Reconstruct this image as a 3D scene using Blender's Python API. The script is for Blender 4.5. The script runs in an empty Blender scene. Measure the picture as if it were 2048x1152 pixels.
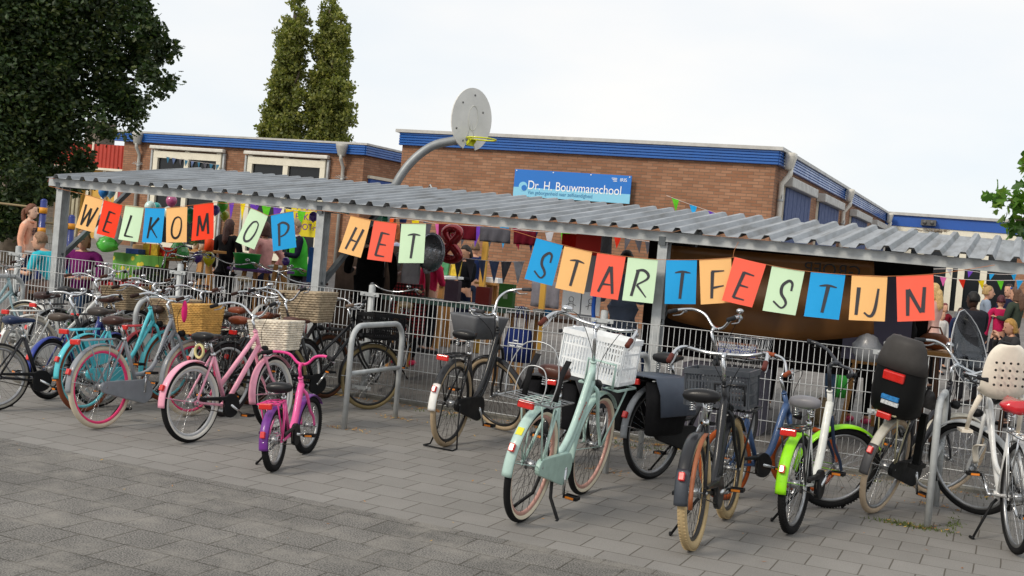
import bpy, math, random
from mathutils import Vector as V, Matrix
R=math.radians
sc=bpy.context.scene
# ---------------- camera, world, sun, exposure ----------------
FP=2309.66; CY=-37.257; H=1.85
yaw,pit,rol=R(-23.6645),R(-1.1534),R(5.0963)
cF=V((math.sin(yaw)*math.cos(pit),math.cos(yaw)*math.cos(pit),math.sin(pit)))
r0=V((math.cos(yaw),-math.sin(yaw),0)); u0=r0.cross(cF)
cR=r0*math.cos(rol)+u0*math.sin(rol); cU=u0*math.cos(rol)-r0*math.sin(rol)
cd=bpy.data.cameras.new('camera'); cam=bpy.data.objects.new('camera',cd); sc.collection.objects.link(cam)
cam.matrix_world=Matrix(((cR.x,cU.x,-cF.x,0),(cR.y,cU.y,-cF.y,0),(cR.z,cU.z,-cF.z,H),(0,0,0,1)))
cd.sensor_width=36; cd.lens=FP/2048*36; cd.shift_y=CY/2048; cd.clip_end=2000; cd.clip_start=.05
sc.camera=cam
w=bpy.data.worlds.new('World'); sc.world=w; w.use_nodes=True
nt=w.node_tree; N=nt.nodes; L=nt.links; N.clear()
SUN_EL,SUN_AZ=R(38),R(205)
out=N.new('ShaderNodeOutputWorld'); bg=N.new('ShaderNodeBackground')
sky=N.new('ShaderNodeTexSky'); sky.sky_type='NISHITA'; sky.sun_disc=False; sky.sun_elevation=SUN_EL; sky.sun_rotation=SUN_AZ
tc=N.new('ShaderNodeTexCoord'); mp=N.new('ShaderNodeMapping'); mp.inputs['Scale'].default_value=(1,1,2.6)
nz=N.new('ShaderNodeTexNoise'); nz.inputs['Scale'].default_value=2.3; nz.inputs['Detail'].default_value=5; nz.inputs['Roughness'].default_value=.5
cr=N.new('ShaderNodeValToRGB'); cr.color_ramp.elements[0].position=.36; cr.color_ramp.elements[0].color=(7.3,7.75,8.15,1)
cr.color_ramp.elements[1].position=.66; cr.color_ramp.elements[1].color=(8.8,8.55,8.25,1)
mx=N.new('ShaderNodeMix'); mx.data_type='RGBA'; mx.inputs[0].default_value=.9
L.new(tc.outputs['Generated'],mp.inputs[0]); L.new(mp.outputs[0],nz.inputs['Vector']); L.new(nz.outputs[0],cr.inputs[0])
L.new(sky.outputs[0],mx.inputs[6]); L.new(cr.outputs[0],mx.inputs[7])
L.new(mx.outputs[2],bg.inputs[0]); bg.inputs[1].default_value=.1; L.new(bg.outputs[0],out.inputs[0])
sd=bpy.data.lights.new('sun','SUN'); sd.energy=1.7; sd.angle=R(14); sd.color=(1,.9,.76)
so=bpy.data.objects.new('sun',sd); sc.collection.objects.link(so)
sdir=V((math.sin(SUN_AZ)*math.cos(SUN_EL),math.cos(SUN_AZ)*math.cos(SUN_EL),math.sin(SUN_EL)))
so.rotation_euler=sdir.to_track_quat('Z','Y').to_euler()
vs=sc.view_settings; vs.view_transform='Standard'; vs.look='None'; vs.gamma=1; vs.exposure=0.3
# ---------------- helpers ----------------
def ray(x,y): return cR*((x-1024)/FP)-cU*((y-576-CY)/FP)+cF
O=V((0,0,H))
def gz(x,y,z=0):
    r=ray(x,y); return O+r*((z-H)/r.z)
def gy(x,y,Y):
    r=ray(x,y); return O+r*(Y/r.y)
def gd(x,y,d): return O+ray(x,y)*d
def yardz(x,y): return max(0,.03*(y-11.6)+.02*max(0,-x-5)) if y>11.6 else 0
col=sc.collection
class MB:
    def __init__(s,M=None): s.v=[]; s.f=[]; s.mi=[]; s.sm=[]; s.M=M; s.m=0; s.smooth=True; s.uv={}
    def add(s,vs,fs,smooth=None):
        b=len(s.v); s.v+= [V(p) for p in vs]
        for f in fs: s.f.append([i+b for i in f]); s.mi.append(s.m); s.sm.append(s.smooth if smooth is None else smooth)
        return s
    def box(s,c,d,rot=None):
        x,y,z=d[0]/2,d[1]/2,d[2]/2; c=V(c)
        ps=[V((a*x,b*y,e*z)) for a in(-1,1) for b in(-1,1) for e in(-1,1)]
        if rot is not None: ps=[rot@p for p in ps]
        return s.add([p+c for p in ps],[(0,1,3,2),(4,6,7,5),(0,4,5,1),(2,3,7,6),(0,2,6,4),(1,5,7,3)],False)
    def bar(s,a,b,w,h=None,up=V((0,0,1))):
        a=V(a);b=V(b);h=h or w; d=(b-a); l=d.length; d=d/l
        if abs(d.dot(up))>.98: up=V((0,1,0)) if abs(d.y)<.9 else V((1,0,0))
        sx=d.cross(up).normalized(); uz=sx.cross(d)
        ps=[p+sx*(i*w/2)+uz*(j*h/2) for p in(a,b) for i in(-1,1) for j in(-1,1)]
        return s.add(ps,[(0,1,3,2),(4,6,7,5),(0,4,5,1),(2,3,7,6),(0,2,6,4),(1,5,7,3)],False)
    def tube(s,pts,r,n=8,closed=False,cap=True,sq=1.0):
        pts=[V(p) for p in pts]; m=len(pts)
        rs=r if isinstance(r,(list,tuple)) else [r]*m
        tan=[]
        for i in range(m):
            if closed: t=pts[(i+1)%m]-pts[i-1]
            else: t=pts[min(i+1,m-1)]-pts[max(i-1,0)]
            tan.append(t.normalized() if t.length>1e-9 else V((0,0,1)))
        up=V((0,0,1)) if abs(tan[0].z)<.9 else V((1,0,0))
        nx=tan[0].cross(up).normalized(); vs=[]
        for i in range(m):
            nx=(nx-tan[i]*nx.dot(tan[i])); nx=nx.normalized() if nx.length>1e-6 else tan[i].orthogonal().normalized()
            ny=tan[i].cross(nx)
            for k in range(n):
                a=2*math.pi*k/n; vs.append(pts[i]+nx*(math.cos(a)*rs[i])+ny*(math.sin(a)*rs[i]*sq))
        fs=[]
        for i in range(m if closed else m-1):
            j=(i+1)%m
            for k in range(n): fs.append((i*n+k,i*n+(k+1)%n,j*n+(k+1)%n,j*n+k))
        if not closed and cap: fs+= [tuple(range(n-1,-1,-1)),tuple((m-1)*n+k for k in range(n))]
        return s.add(vs,fs)
    def cyl(s,a,b,r,n=12,r2=None): return s.tube([a,b],[r,r if r2 is None else r2],n)
    def ring(s,c,R0,prof,n=48,a0=0,a1=2*math.pi,axis='y',mats=None):
        """revolve profile [(dr,dy)] round the local y axis at c; angle from +x towards +z"""
        c=V(c); full=abs(a1-a0-2*math.pi)<1e-6; m=n if full else n+1; k=len(prof); vs=[]
        for i in range(m):
            a=a0+(a1-a0)*i/n; ca,sa=math.cos(a),math.sin(a)
            for dr,dy in prof: vs.append(c+V(((R0+dr)*ca,dy,(R0+dr)*sa)))
        for i in range(n):
            j=(i+1)%m
            for q in range(k):
                if mats: s.m=mats[q]
                q2=(q+1)%k; s.add([],[]) ; s.f.append([len(s.v)+t for t in (i*k+q,i*k+q2,j*k+q2,j*k+q)]); s.mi.append(s.m); s.sm.append(s.smooth)
        if not full:
            for i in (0,n): s.f.append([len(s.v)+i*k+q for q in range(k)]); s.mi.append(s.m); s.sm.append(False)
        s.v+=vs; return s
    def loft(s,secs,cap=True,closed=True):
        n=len(secs[0]); vs=[p for q in secs for p in q]; fs=[]
        for i in range(len(secs)-1):
            for k in range(n if closed else n-1): fs.append((i*n+k,i*n+(k+1)%n,(i+1)*n+(k+1)%n,(i+1)*n+k))
        if cap and closed: fs+= [tuple(range(n-1,-1,-1)),tuple((len(secs)-1)*n+k for k in range(n))]
        return s.add(vs,fs)
    def ell(s,c,r,n=12,m=8,rot=None):
        c=V(c); r=V(r) if not isinstance(r,(int,float)) else V((r,r,r)); vs=[]
        for i in range(1,m):
            t=math.pi*i/m
            for k in range(n):
                a=2*math.pi*k/n; p=V((math.sin(t)*math.cos(a)*r.x,math.sin(t)*math.sin(a)*r.y,math.cos(t)*r.z)); vs.append(c+(rot@p if rot else p))
        tp=V((0,0,r.z)); vs+= [c+(rot@tp if rot else tp),c-(rot@tp if rot else tp)]
        fs=[(i*n+k,(i+1)*n+k,(i+1)*n+(k+1)%n,i*n+(k+1)%n) for i in range(m-2) for k in range(n)]
        t0=len(vs)-2; fs+= [(t0,k,(k+1)%n) for k in range(n)]+[(t0+1,(m-2)*n+(k+1)%n,(m-2)*n+k) for k in range(n)]
        return s.add(vs,fs)
    def plate(s,pts,t,nrm=None):
        """closed outline given thickness t along its normal"""
        pts=[V(p) for p in pts]
        if nrm is None: nrm=(pts[1]-pts[0]).cross(pts[2]-pts[1]).normalized()
        n=len(pts); d=V(nrm)*t/2
        return s.add([p+d for p in pts]+[p-d for p in pts],[tuple(range(n)),tuple(range(2*n-1,n-1,-1))]+[(k,n+k,n+(k+1)%n,(k+1)%n) for k in range(n)],False)
    def build(s,name,mat,parent=None,bevel=0):
        me=bpy.data.meshes.new(name)
        vv=[s.M@p for p in s.v] if s.M else s.v
        me.from_pydata([tuple(p) for p in vv],[],s.f)
        ms=mat if isinstance(mat,(list,tuple)) else [mat]
        for m in ms: me.materials.append(m)
        me.polygons.foreach_set('material_index',s.mi); me.polygons.foreach_set('use_smooth',s.sm); me.update()
        o=bpy.data.objects.new(name,me); col.objects.link(o)
        if parent: o.parent=parent
        if bevel:
            b=o.modifiers.new('b','BEVEL'); b.width=bevel; b.segments=2; b.limit_method='ANGLE'
        return o
def tag(o,label=None,cat=None,group=None,kind=None):
    if label: o['label']=label
    if cat: o['category']=cat
    if group: o['group']=group
    if kind: o['kind']=kind
    return o
def empty(name,loc,label,cat,group=None,rz=0,M=None):
    o=bpy.data.objects.new(name,None); col.objects.link(o); o.empty_display_size=.1
    if M is not None: o.matrix_world=M
    else: o.location=loc; o.rotation_euler=(0,0,rz)
    return tag(o,label,cat,group)
def lerp(a,b,t): return a+(b-a)*t
def bez(p0,p1,p2,p3,n=10):
    p0,p1,p2,p3=map(V,(p0,p1,p2,p3)); r=[]
    for i in range(n+1):
        t=i/n; u=1-t; r.append(p0*u**3+p1*(3*u*u*t)+p2*(3*u*t*t)+p3*t**3)
    return r
def spl(pts,n=6):
    pts=[V(p) for p in pts]; q=[pts[0]*2-pts[1]]+pts+[pts[-1]*2-pts[-2]]; r=[]
    for i in range(1,len(q)-2):
        for k in range(n):
            t=k/n; a,b,c,d=q[i-1],q[i],q[i+1],q[i+2]
            r.append(.5*((2*b)+(c-a)*t+(2*a-5*b+4*c-d)*t*t+(3*b-a-3*c+d)*t**3))
    r.append(pts[-1]); return r
# ---------------- materials ----------------
def s2l(c):
    if isinstance(c,str): c=tuple(int(c[i:i+2],16)/255 for i in (0,2,4))
    return tuple(x/12.92 if x<=.04045 else ((x+.055)/1.055)**2.4 for x in c)
MC={}
def mat(name,c,rough=.5,metal=0,var=.0,vs=8,bump=0,bs=60,coat=0,alpha=1,trans=0,sub=0,spec=None,emit=None,det=4,coord='Object'):
    key=(name,)
    if key in MC: return MC[key]
    m=bpy.data.materials.new(name); m.use_nodes=True; nt=m.node_tree; b=nt.nodes['Principled BSDF']
    c=s2l(c) if isinstance(c,str) else c
    b.inputs['Base Color'].default_value=(*c,1); b.inputs['Roughness'].default_value=rough; b.inputs['Metallic'].default_value=metal
    b.inputs['Coat Weight'].default_value=coat; b.inputs['Alpha'].default_value=alpha; b.inputs['Transmission Weight'].default_value=trans
    if sub: b.inputs['Subsurface Weight'].default_value=sub; b.inputs['Subsurface Scale'].default_value=.02
    if spec is not None: b.inputs['Specular IOR Level'].default_value=spec
    if emit: b.inputs['Emission Color'].default_value=(*c,1); b.inputs['Emission Strength'].default_value=emit
    if var or bump:
        t=nt.nodes.new('ShaderNodeTexCoord'); n=nt.nodes.new('ShaderNodeTexNoise'); n.inputs['Scale'].default_value=vs; n.inputs['Detail'].default_value=det; n.inputs['Roughness'].default_value=.6
        nt.links.new(t.outputs[coord],n.inputs['Vector'])
        if var:
            r=nt.nodes.new('ShaderNodeMapRange'); r.inputs[1].default_value=.3; r.inputs[2].default_value=.7; r.inputs[3].default_value=1-var; r.inputs[4].default_value=1+var
            nt.links.new(n.outputs[0],r.inputs[0]); x=nt.nodes.new('ShaderNodeVectorMath'); x.operation='SCALE'; x.inputs[0].default_value=c
            nt.links.new(r.outputs[0],x.inputs['Scale']); nt.links.new(x.outputs[0],b.inputs['Base Color'])
            r2=nt.nodes.new('ShaderNodeMapRange'); r2.inputs[1].default_value=.3; r2.inputs[2].default_value=.7; r2.inputs[3].default_value=min(1,rough+.12); r2.inputs[4].default_value=max(.05,rough-.08)
            nt.links.new(n.outputs[0],r2.inputs[0]); nt.links.new(r2.outputs[0],b.inputs['Roughness'])
        if bump:
            n2=nt.nodes.new('ShaderNodeTexNoise'); n2.inputs['Scale'].default_value=bs; n2.inputs['Detail'].default_value=3; nt.links.new(t.outputs[coord],n2.inputs['Vector'])
            bp=nt.nodes.new('ShaderNodeBump'); bp.inputs['Strength'].default_value=bump; bp.inputs['Distance'].default_value=.01
            nt.links.new(n2.outputs[0],bp.inputs['Height']); nt.links.new(bp.outputs[0],b.inputs['Normal'])
    MC[key]=m; return m
def paint(c,rough=.36): return mat('paint_'+c,c,rough,0,.10,14,coat=.2,spec=.35)
def plast(c,rough=.5): return mat('plastic_'+c,c,rough,0,.1,12,spec=.2)
def cloth(c): return mat('cloth_'+c,c,.9,0,.2,6,.9,14,spec=.15)
def rubber(c): return mat('rubber_'+c,c,.85,0,.16,6,.2,120,spec=.2)
def brushed(n,c,r,v=.15,s=14): return mat(n,c,r,1,v,s)
CHROME=brushed('chrome','C9CBCD',.2,.08); ALU=brushed('aluminium','A9ABAD',.42); GALV=mat('galvanised_steel','B0B4B5',.55,.15,.2,7,.15,40,det=7)
BLK=paint('131416'); BLKP=plast('17181A'); RUB=rubber('1C1C1D'); SKIN=mat('skin','C99A80',.55,0,.06,10,sub=.1); SKIND=mat('skin_dark','5A3A2A',.55,0,.06,10)
REDL=mat('red_lens',(.62,.02,.015),.22,0,.1,30,coat=.6); ORL=mat('amber_lens',(.85,.25,.02),.3,coat=.5); LENS=mat('clear_lens','D8DCDD',.12,0,coat=.8)
# ---------------- setting ----------------
def node_mat(name,fn,rough=.8,metal=0):
    if name in MC: return MC[name]
    m=bpy.data.materials.new(name); m.use_nodes=True; nt=m.node_tree; b=nt.nodes['Principled BSDF']
    b.inputs['Roughness'].default_value=rough; b.inputs['Metallic'].default_value=metal; fn(nt,b,nt.nodes.new,nt.links.new); MC[name]=m; return m
def pavers(c1,c2,mort,w,h,off,speck,patch,spc=(.42,.40,.37),msz=.006,lo=.56,st=.55):
    def fn(nt,b,NN,LL):
        g=NN('ShaderNodeNewGeometry'); br=NN('ShaderNodeTexBrick'); br.offset=.5; br.squash=1
        ad=NN('ShaderNodeVectorMath'); ad.operation='ADD'; ad.inputs[1].default_value=off; LL(g.outputs['Position'],ad.inputs[0])
        wn=NN('ShaderNodeTexNoise'); wn.inputs['Scale'].default_value=1.7; LL(g.outputs['Position'],wn.inputs['Vector'])
        wv=NN('ShaderNodeVectorMath'); wv.operation='SCALE'; wv.inputs['Scale'].default_value=.016; LL(wn.outputs['Color'],wv.inputs[0])
        ad2=NN('ShaderNodeVectorMath'); LL(ad.outputs[0],ad2.inputs[0]); LL(wv.outputs[0],ad2.inputs[1])
        LL(ad2.outputs[0],br.inputs['Vector'])
        for k,v in (('Scale',1),('Mortar Size',msz),('Mortar Smooth',.35),('Bias',0),('Brick Width',w),('Row Height',h)): br.inputs[k].default_value=v
        br.inputs['Color1'].default_value=(*c1,1); br.inputs['Color2'].default_value=(*c2,1); br.inputs['Mortar'].default_value=(*mort,1)
        n1=NN('ShaderNodeTexNoise'); n1.inputs['Scale'].default_value=.9; n1.inputs['Detail'].default_value=6; n1.inputs['Roughness'].default_value=.65; LL(g.outputs['Position'],n1.inputs['Vector'])
        mr=NN('ShaderNodeMapRange'); mr.inputs[1].default_value=.3; mr.inputs[2].default_value=.7; mr.inputs[3].default_value=1-patch; mr.inputs[4].default_value=1+patch; LL(n1.outputs[0],mr.inputs[0])
        sc_=NN('ShaderNodeVectorMath'); sc_.operation='SCALE'; LL(br.outputs[0],sc_.inputs[0]); LL(mr.outputs[0],sc_.inputs['Scale'])
        n2=NN('ShaderNodeTexNoise'); n2.inputs['Scale'].default_value=105; n2.inputs['Detail'].default_value=2; LL(g.outputs['Position'],n2.inputs['Vector'])
        m2=NN('ShaderNodeMapRange'); m2.inputs[1].default_value=.35; m2.inputs[2].default_value=.65; m2.inputs[3].default_value=1-speck; m2.inputs[4].default_value=1+speck; LL(n2.outputs[0],m2.inputs[0])
        s2=NN('ShaderNodeVectorMath'); s2.operation='SCALE'; LL(sc_.outputs[0],s2.inputs[0]); LL(m2.outputs[0],s2.inputs['Scale'])
        # pale wear and lichen patches
        n3=NN('ShaderNodeTexNoise'); n3.inputs['Scale'].default_value=2.6; n3.inputs['Detail'].default_value=7; n3.inputs['Roughness'].default_value=.75; LL(g.outputs['Position'],n3.inputs['Vector'])
        m3=NN('ShaderNodeMapRange'); m3.inputs[1].default_value=lo; m3.inputs[2].default_value=lo+.2; m3.inputs[4].default_value=st; LL(n3.outputs[0],m3.inputs[0])
        mm=NN('ShaderNodeMix'); mm.data_type='RGBA'; LL(m3.outputs[0],mm.inputs[0]); LL(s2.outputs[0],mm.inputs[6]); mm.inputs[7].default_value=(*spc,1)
        LL(mm.outputs[2],b.inputs['Base Color'])
        bp=NN('ShaderNodeBump'); bp.inputs['Strength'].default_value=.45; bp.inputs['Distance'].default_value=.006
        iv=NN('ShaderNodeMath'); iv.operation='MULTIPLY_ADD'; LL(br.outputs['Fac'],iv.inputs[0]); iv.inputs[1].default_value=-1.4; LL(n2.outputs[0],iv.inputs[2]); LL(iv.outputs[0],bp.inputs['Height'])
        LL(bp.outputs[0],b.inputs['Normal'])
    return fn
SLAB=node_mat('aggregate_slabs',pavers((.122,.116,.106),(.155,.147,.135),(.05,.044,.034),.325,.305,(0.02,.12,0),.75,.24,(.235,.22,.195),.0062,.47,.8),.88)
TILE=node_mat('concrete_tiles',pavers((.195,.186,.172),(.228,.218,.203),(.085,.075,.06),.325,.30,(0.1,.0,0),.1,.12,(.25,.24,.22),.0055),.85)
YARD=node_mat('yard_pavers',pavers((.16,.152,.145),(.2,.19,.18),(.08,.075,.07),.3,.3,(0,0,0),.12,.2,(.26,.25,.23)),.9)
def sheet(name,x0,x1,y0,y1,z,m,nx=1,ny=1,zf=None):
    b=MB(); b.smooth=False; vs=[]
    for j in range(ny+1):
        for i in range(nx+1):
            x=lerp(x0,x1,i/nx); y=lerp(y0,y1,j/ny); vs.append((x,y,z+(zf(x,y) if zf else 0)))
    b.add(vs,[(j*(nx+1)+i,j*(nx+1)+i+1,(j+1)*(nx+1)+i+1,(j+1)*(nx+1)+i) for j in range(ny) for i in range(nx)])
    return tag(b.build(name,m),kind='structure')
sheet('ground',-400,400,-40,700,-.03,mat('earth',(.12,.11,.09),.95,0,.2,.5))
sheet('pavement',-60,60,-12,6.7,0,SLAB)
sheet('bicycle_parking_paving',-60,60,6.7,11.25,.0,TILE)
sheet('schoolyard',-60,60,11.42,80,-.004,YARD,80,60,yardz)
b=MB(); b.box((0,11.335,-.01),(120,.16,.08)); tag(b.build('kerb',mat('kerb_concrete',(.2,.19,.16),.9,0,.25,6)),kind='structure')
# brick
def brickfn(c1,c2,mort):
    def fn(nt,b,NN,LL):
        g=NN('ShaderNodeNewGeometry'); sp=NN('ShaderNodeSeparateXYZ'); LL(g.outputs['Position'],sp.inputs[0])
        ad=NN('ShaderNodeMath'); LL(sp.outputs[0],ad.inputs[0]); LL(sp.outputs[1],ad.inputs[1])
        cb=NN('ShaderNodeCombineXYZ'); LL(ad.outputs[0],cb.inputs[0]); LL(sp.outputs[2],cb.inputs[1])
        br=NN('ShaderNodeTexBrick'); br.offset=.5; LL(cb.outputs[0],br.inputs['Vector'])
        for k,v in (('Scale',1),('Mortar Size',.006),('Mortar Smooth',.2),('Bias',-.1),('Brick Width',.222),('Row Height',.0625)): br.inputs[k].default_value=v
        br.inputs['Color1'].default_value=(*c1,1); br.inputs['Color2'].default_value=(*c2,1); br.inputs['Mortar'].default_value=(*mort,1)
        n1=NN('ShaderNodeTexNoise'); n1.inputs['Scale'].default_value=.6; n1.inputs['Detail'].default_value=7; n1.inputs['Roughness'].default_value=.7; LL(g.outputs['Position'],n1.inputs['Vector'])
        mr=NN('ShaderNodeMapRange'); mr.inputs[1].default_value=.3; mr.inputs[2].default_value=.7; mr.inputs[3].default_value=.78; mr.inputs[4].default_value=1.25; LL(n1.outputs[0],mr.inputs[0])
        s=NN('ShaderNodeVectorMath'); s.operation='SCALE'; LL(br.outputs[0],s.inputs[0]); LL(mr.outputs[0],s.inputs['Scale']); LL(s.outputs[0],b.inputs['Base Color'])
        bp=NN('ShaderNodeBump'); bp.inputs['Strength'].default_value=.5; bp.inputs['Distance'].default_value=.01; bp.invert=True; LL(br.outputs['Fac'],bp.inputs['Height']); LL(bp.outputs[0],b.inputs['Normal'])
    return fn
BRICK=node_mat('brown_brick',brickfn((.255,.115,.06),(.355,.185,.108),(.16,.11,.075)),.85)
BRICKD=node_mat('grey_brown_brick',brickfn((.14,.11,.085),(.2,.165,.125),(.11,.095,.08)),.9)
BLUE=mat('blue_cladding',s2l('1F5CA8'),.34,0,.08,3,coat=.2); CAP=mat('roof_trim',s2l('B9B8B4'),.5,0,.15,5); CREAM=mat('cream_frame',s2l('E4DECB'),.5,0,.08,6)
GLASS=mat('window_glass',(.012,.015,.018),.12,0,.0,spec=.35); PIPE=mat('downpipe_grey',s2l('D9D5CB'),.55,0,.12,9); SHUT=mat('blue_blind',s2l('45557F'),.7,0,.1,6)
def ribbed(mb,p0,p1,z0,z1,n,out,depth=.03):
    """horizontal ribbed cladding from p0 to p1, standing off along out"""
    p0=V((*p0,0));p1=V((*p1,0));out=V((*out,0)); h=(z1-z0)/n; prof=[]
    for i in range(n):
        z=z0+i*h; prof+= [(0,z),(depth,z+h*.14),(depth,z+h*.8),(0,z+h*.94)]
    prof+= [(0,z1),(-.05,z1),(-.05,z0)]
    mb.smooth=False
    mb.loft([[q+out*a+V((0,0,z)) for a,z in prof] for q in (p0,p1)])
def downpipe(par,x,y,zt,out,s=1.0,zb=-.0):
    o=V((*out,0)); b=MB(); p=V((x,y,0))
    side=V((-o.y,o.x,0))
    b.loft([[p+o*a+side*c+V((0,0,z)) for a,c in ((.02,-q),(.2*k,-q),(.2*k,q),(.02,q))] for z,q,k in ((zt,.17*s,1),(zt-.08,.16*s,1),(zt-.3,.1*s,.8),(zt-.34,.09*s,.75))])
    b.tube([p+o*.12+V((0,0,zt-.3)),p+o*.12+V((0,0,zt-.42)),p+o*-.03+V((0,0,zt-.62)),p+o*-.03+V((0,0,zt-.8)),p+o*-.03+V((0,0,zb))],.058*s,10)
    q=b.build('downpipe',PIPE if out[0] else mat('wing_pipe_grey',s2l('A9A8A2'),.6,0,.12,9),par)
    c=MB(); c.cyl(p+o*-.03+V((0,0,zt-.98)),p+o*-.03+V((0,0,zt-.93)),.065*s,10)
    for k in range(7):
        a=(k/6-.5)*2.6; c.tube([p+o*-.0+V((0,0,zt-.93)),p+side*math.sin(a)*.22+o*.02+V((0,0,zt-.93+.1*math.cos(a)))],.006,4)
    c.build('anti_climb_collar',GALV,q); return q
# main school building
FB,FT=3.91,4.2; MX0,MX1,MY,ME=-13.06,-4.60,23.0,43.6
bld=empty('school_building',(MX0,MY,0),'brown brick flat roofed school block with ribbed blue roof edge behind the shelter','building')
bld.location=(0,0,0)
b=MB(); b.box(((MX0+MX1)/2,(MY+ME)/2,2.0),(MX1-MX0,ME-MY,3.95)); b.build('wall',BRICK,bld)
b=MB(); ribbed(b,(MX0-.05,MY-.06),(MX1+.06,MY-.06),FB,FT,5,(0,-1)); ribbed(b,(MX1+.06,MY-.06),(MX1+.06,ME),FB,FT,5,(1,0)); b.build('fascia',BLUE,bld)
b=MB(); b.box(((MX0+MX1)/2,(MY+ME)/2,FT+.03),(MX1-MX0+.28,ME-MY+.26,.07)); b.build('roof_edge_trim',CAP,bld)
def gxY(x,y,X):
    r=ray(x,y); return O+r*(X/r.x)
for (xa,xb) in ((1568,1615),(1634.5,1671),(1699,1728),(1741,1763)):
    ya=gxY(xa,360+(xa-1568)*.6,MX1).y; yb=gxY(xb,360+(xb-1568)*.6,MX1).y
    f=MB(); f.box((MX1+.02,(ya+yb)/2,2.2),(.05,yb-ya+.1,2.8)); fo=f.build('window_frame',CREAM,bld)
    s=MB(); s.smooth=False
    for k in range(12): y0=lerp(ya,yb,k/12); s.box((MX1+.07,y0+(yb-ya)/24,2.2),(.03+.01*(k%2),(yb-ya)/12,2.7))
    s.build('blind',SHUT,fo)
    s=MB(); s.box((MX1+.11,(ya+yb)/2,3.66),(.22,yb-ya+.3,.2)); s.build('shutter_box',CAP,fo,.02)
downpipe(bld,MX1+.1,23.42,4.2,(1,0),.95); downpipe(bld,MX1+.1,32.4,4.2,(1,0),.95); downpipe(bld,MX1+.1,43.0,4.2,(1,0),1.2)
b=MB(); b.box((-11.5,MY-.03,2.55),(.1,.05,.16)); b.tube([(-9.35-2.9,MY-.08,3.0),(-12.2,MY-.12,3.05),(-12.1,MY-.1,2.9)],.02,6); b.build('wall_bracket',GALV,bld)
# back wing on the right
wr=empty('school_wing',(0,0,0),'low school wing with flat blue fascia over the right end of the shelter','building')
b=MB(); b.box((8,46.5,2.0),(25.1,5.8,3.9)); b.build('wall',BRICK,wr)
b=MB(); b.box((8,43.5,4.0),(25.2,.1,.4)); b.build('fascia',mat('flat_blue_board',s2l('2456A8'),.4,0,.05,3),wr)
b=MB(); b.box((8,43.52,4.24),(25.4,.3,.1)); b.build('roof_edge_trim',CAP,wr)
b=MB(); b.box((8,43.52,3.53),(25.1,.08,.54)); b.build('cream_band',CREAM,wr)
b=MB(); b.box((8,43.55,1.9),(25,.06,2.5)); gl=b.build('window_glazing',GLASS,wr)
for x in (1806,1833,1893,1917,1962,2043,2070):
    p=gy(x,600,43.45); b=MB(); b.box((p.x,43.46,1.95),(.22,.1,2.7)); b.build('window_post',CREAM,wr)
b=MB(); b.box((gy(2075,560,43.4).x+.0,43.42,1.9),(1.4,.1,2.9)); b.build('brick_pier',BRICK,wr)
p=gy(1858,443,43.4); b=MB(); b.box((p.x,43.3,p.z-.05),(.5,.25,.2)); b.ell((p.x-.12,43.16,p.z-.05),.07,8,6); b.ell((p.x+.12,43.16,p.z-.05),.07,8,6); b.build('flood_light',mat('lamp_dark',(.1,.1,.1),.5),wr)
# left wing
WY=27.0; WX0,WX1=-24.85,-16.48
wl=empty('school_wing',(0,0,0),'brick school wing with two large cream framed windows at the left','building')
b=MB(); b.box(((WX0+WX1)/2,WY+3,2.05),(WX1-WX0,6,3.9)); b.build('wall',BRICK,wl)
b=MB(); ribbed(b,(WX0-.3,WY-.1),(WX1+.08,WY-.1),3.94,4.2,4,(0,-1)); ribbed(b,(WX1+.08,WY-.1),(WX1+.08,WY+6),3.94,4.2,4,(1,0)); b.build('fascia',BLUE,wl)
b=MB(); b.box(((WX0+WX1)/2-.1,WY+3,4.24),(WX1-WX0+.45,6.25,.055)); b.build('roof_edge_trim',CAP,wl)
for (xa,xb) in ((314,446),(503,655)):
    pa,pb=gy(xa,300,WY),gy(xb,312,WY); X0,X1=pa.x,pb.x; zt=3.72
    f=MB()
    for x in (X0+.06,X1-.06,(X0+X1)/2): f.box((x,WY-.05,2.3),(.16,.12,2.9))
    for z in (zt-.1,.95): f.box(((X0+X1)/2,WY-.052,z),(X1-X0,.125,.2))
    fo=f.build('window_frame',CREAM,wl)
    g=MB(); g.box(((X0+X1)/2,WY-.01,2.3),(X1-X0,.04,2.7)); g.build('pane',GLASS,fo)
    s=MB(); s.box(((X0+X1)/2,WY-.12,3.82),(X1-X0+.25,.16,.1)); s.build('shutter_box',PIPE,fo,.02)
    for x in (X0-.1,X1+.1): s=MB(); s.box((x,WY-.06,2.3),(.06,.08,2.9)); s.build('shutter_rail',GALV,fo)
for x in (278,688):
    p=gy(x,300,WY-.1); downpipe(wl,p.x,WY-.1,4.2,(0,-1),.85,.3)
b=MB(); pp=[gxY(x,y,WX1) for x,y in((731,357),(805,372))]
b.box((WX1+.03,WY+2.6,gxY(760,368,WX1).z-.15),(.08,4.6,.5)); b.build('blue_panel',mat('flat_blue_board','2456A8'),wl)
b=MB(); b.box((WX1+.05,WY+2.6,gxY(760,368,WX1).z+.14),(.1,4.7,.08)); b.build('panel_trim',CREAM,wl)
# dark link between the blocks
b=MB(); b.box((-14.8,31,1.7),(3.6,.3,2.6)); tag(b.build('timber_wall',mat('dark_timber',(.06,.035,.022),.8,0,.3,6)),'dark timber wall closing the gap between the two brick blocks','wall')
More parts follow.
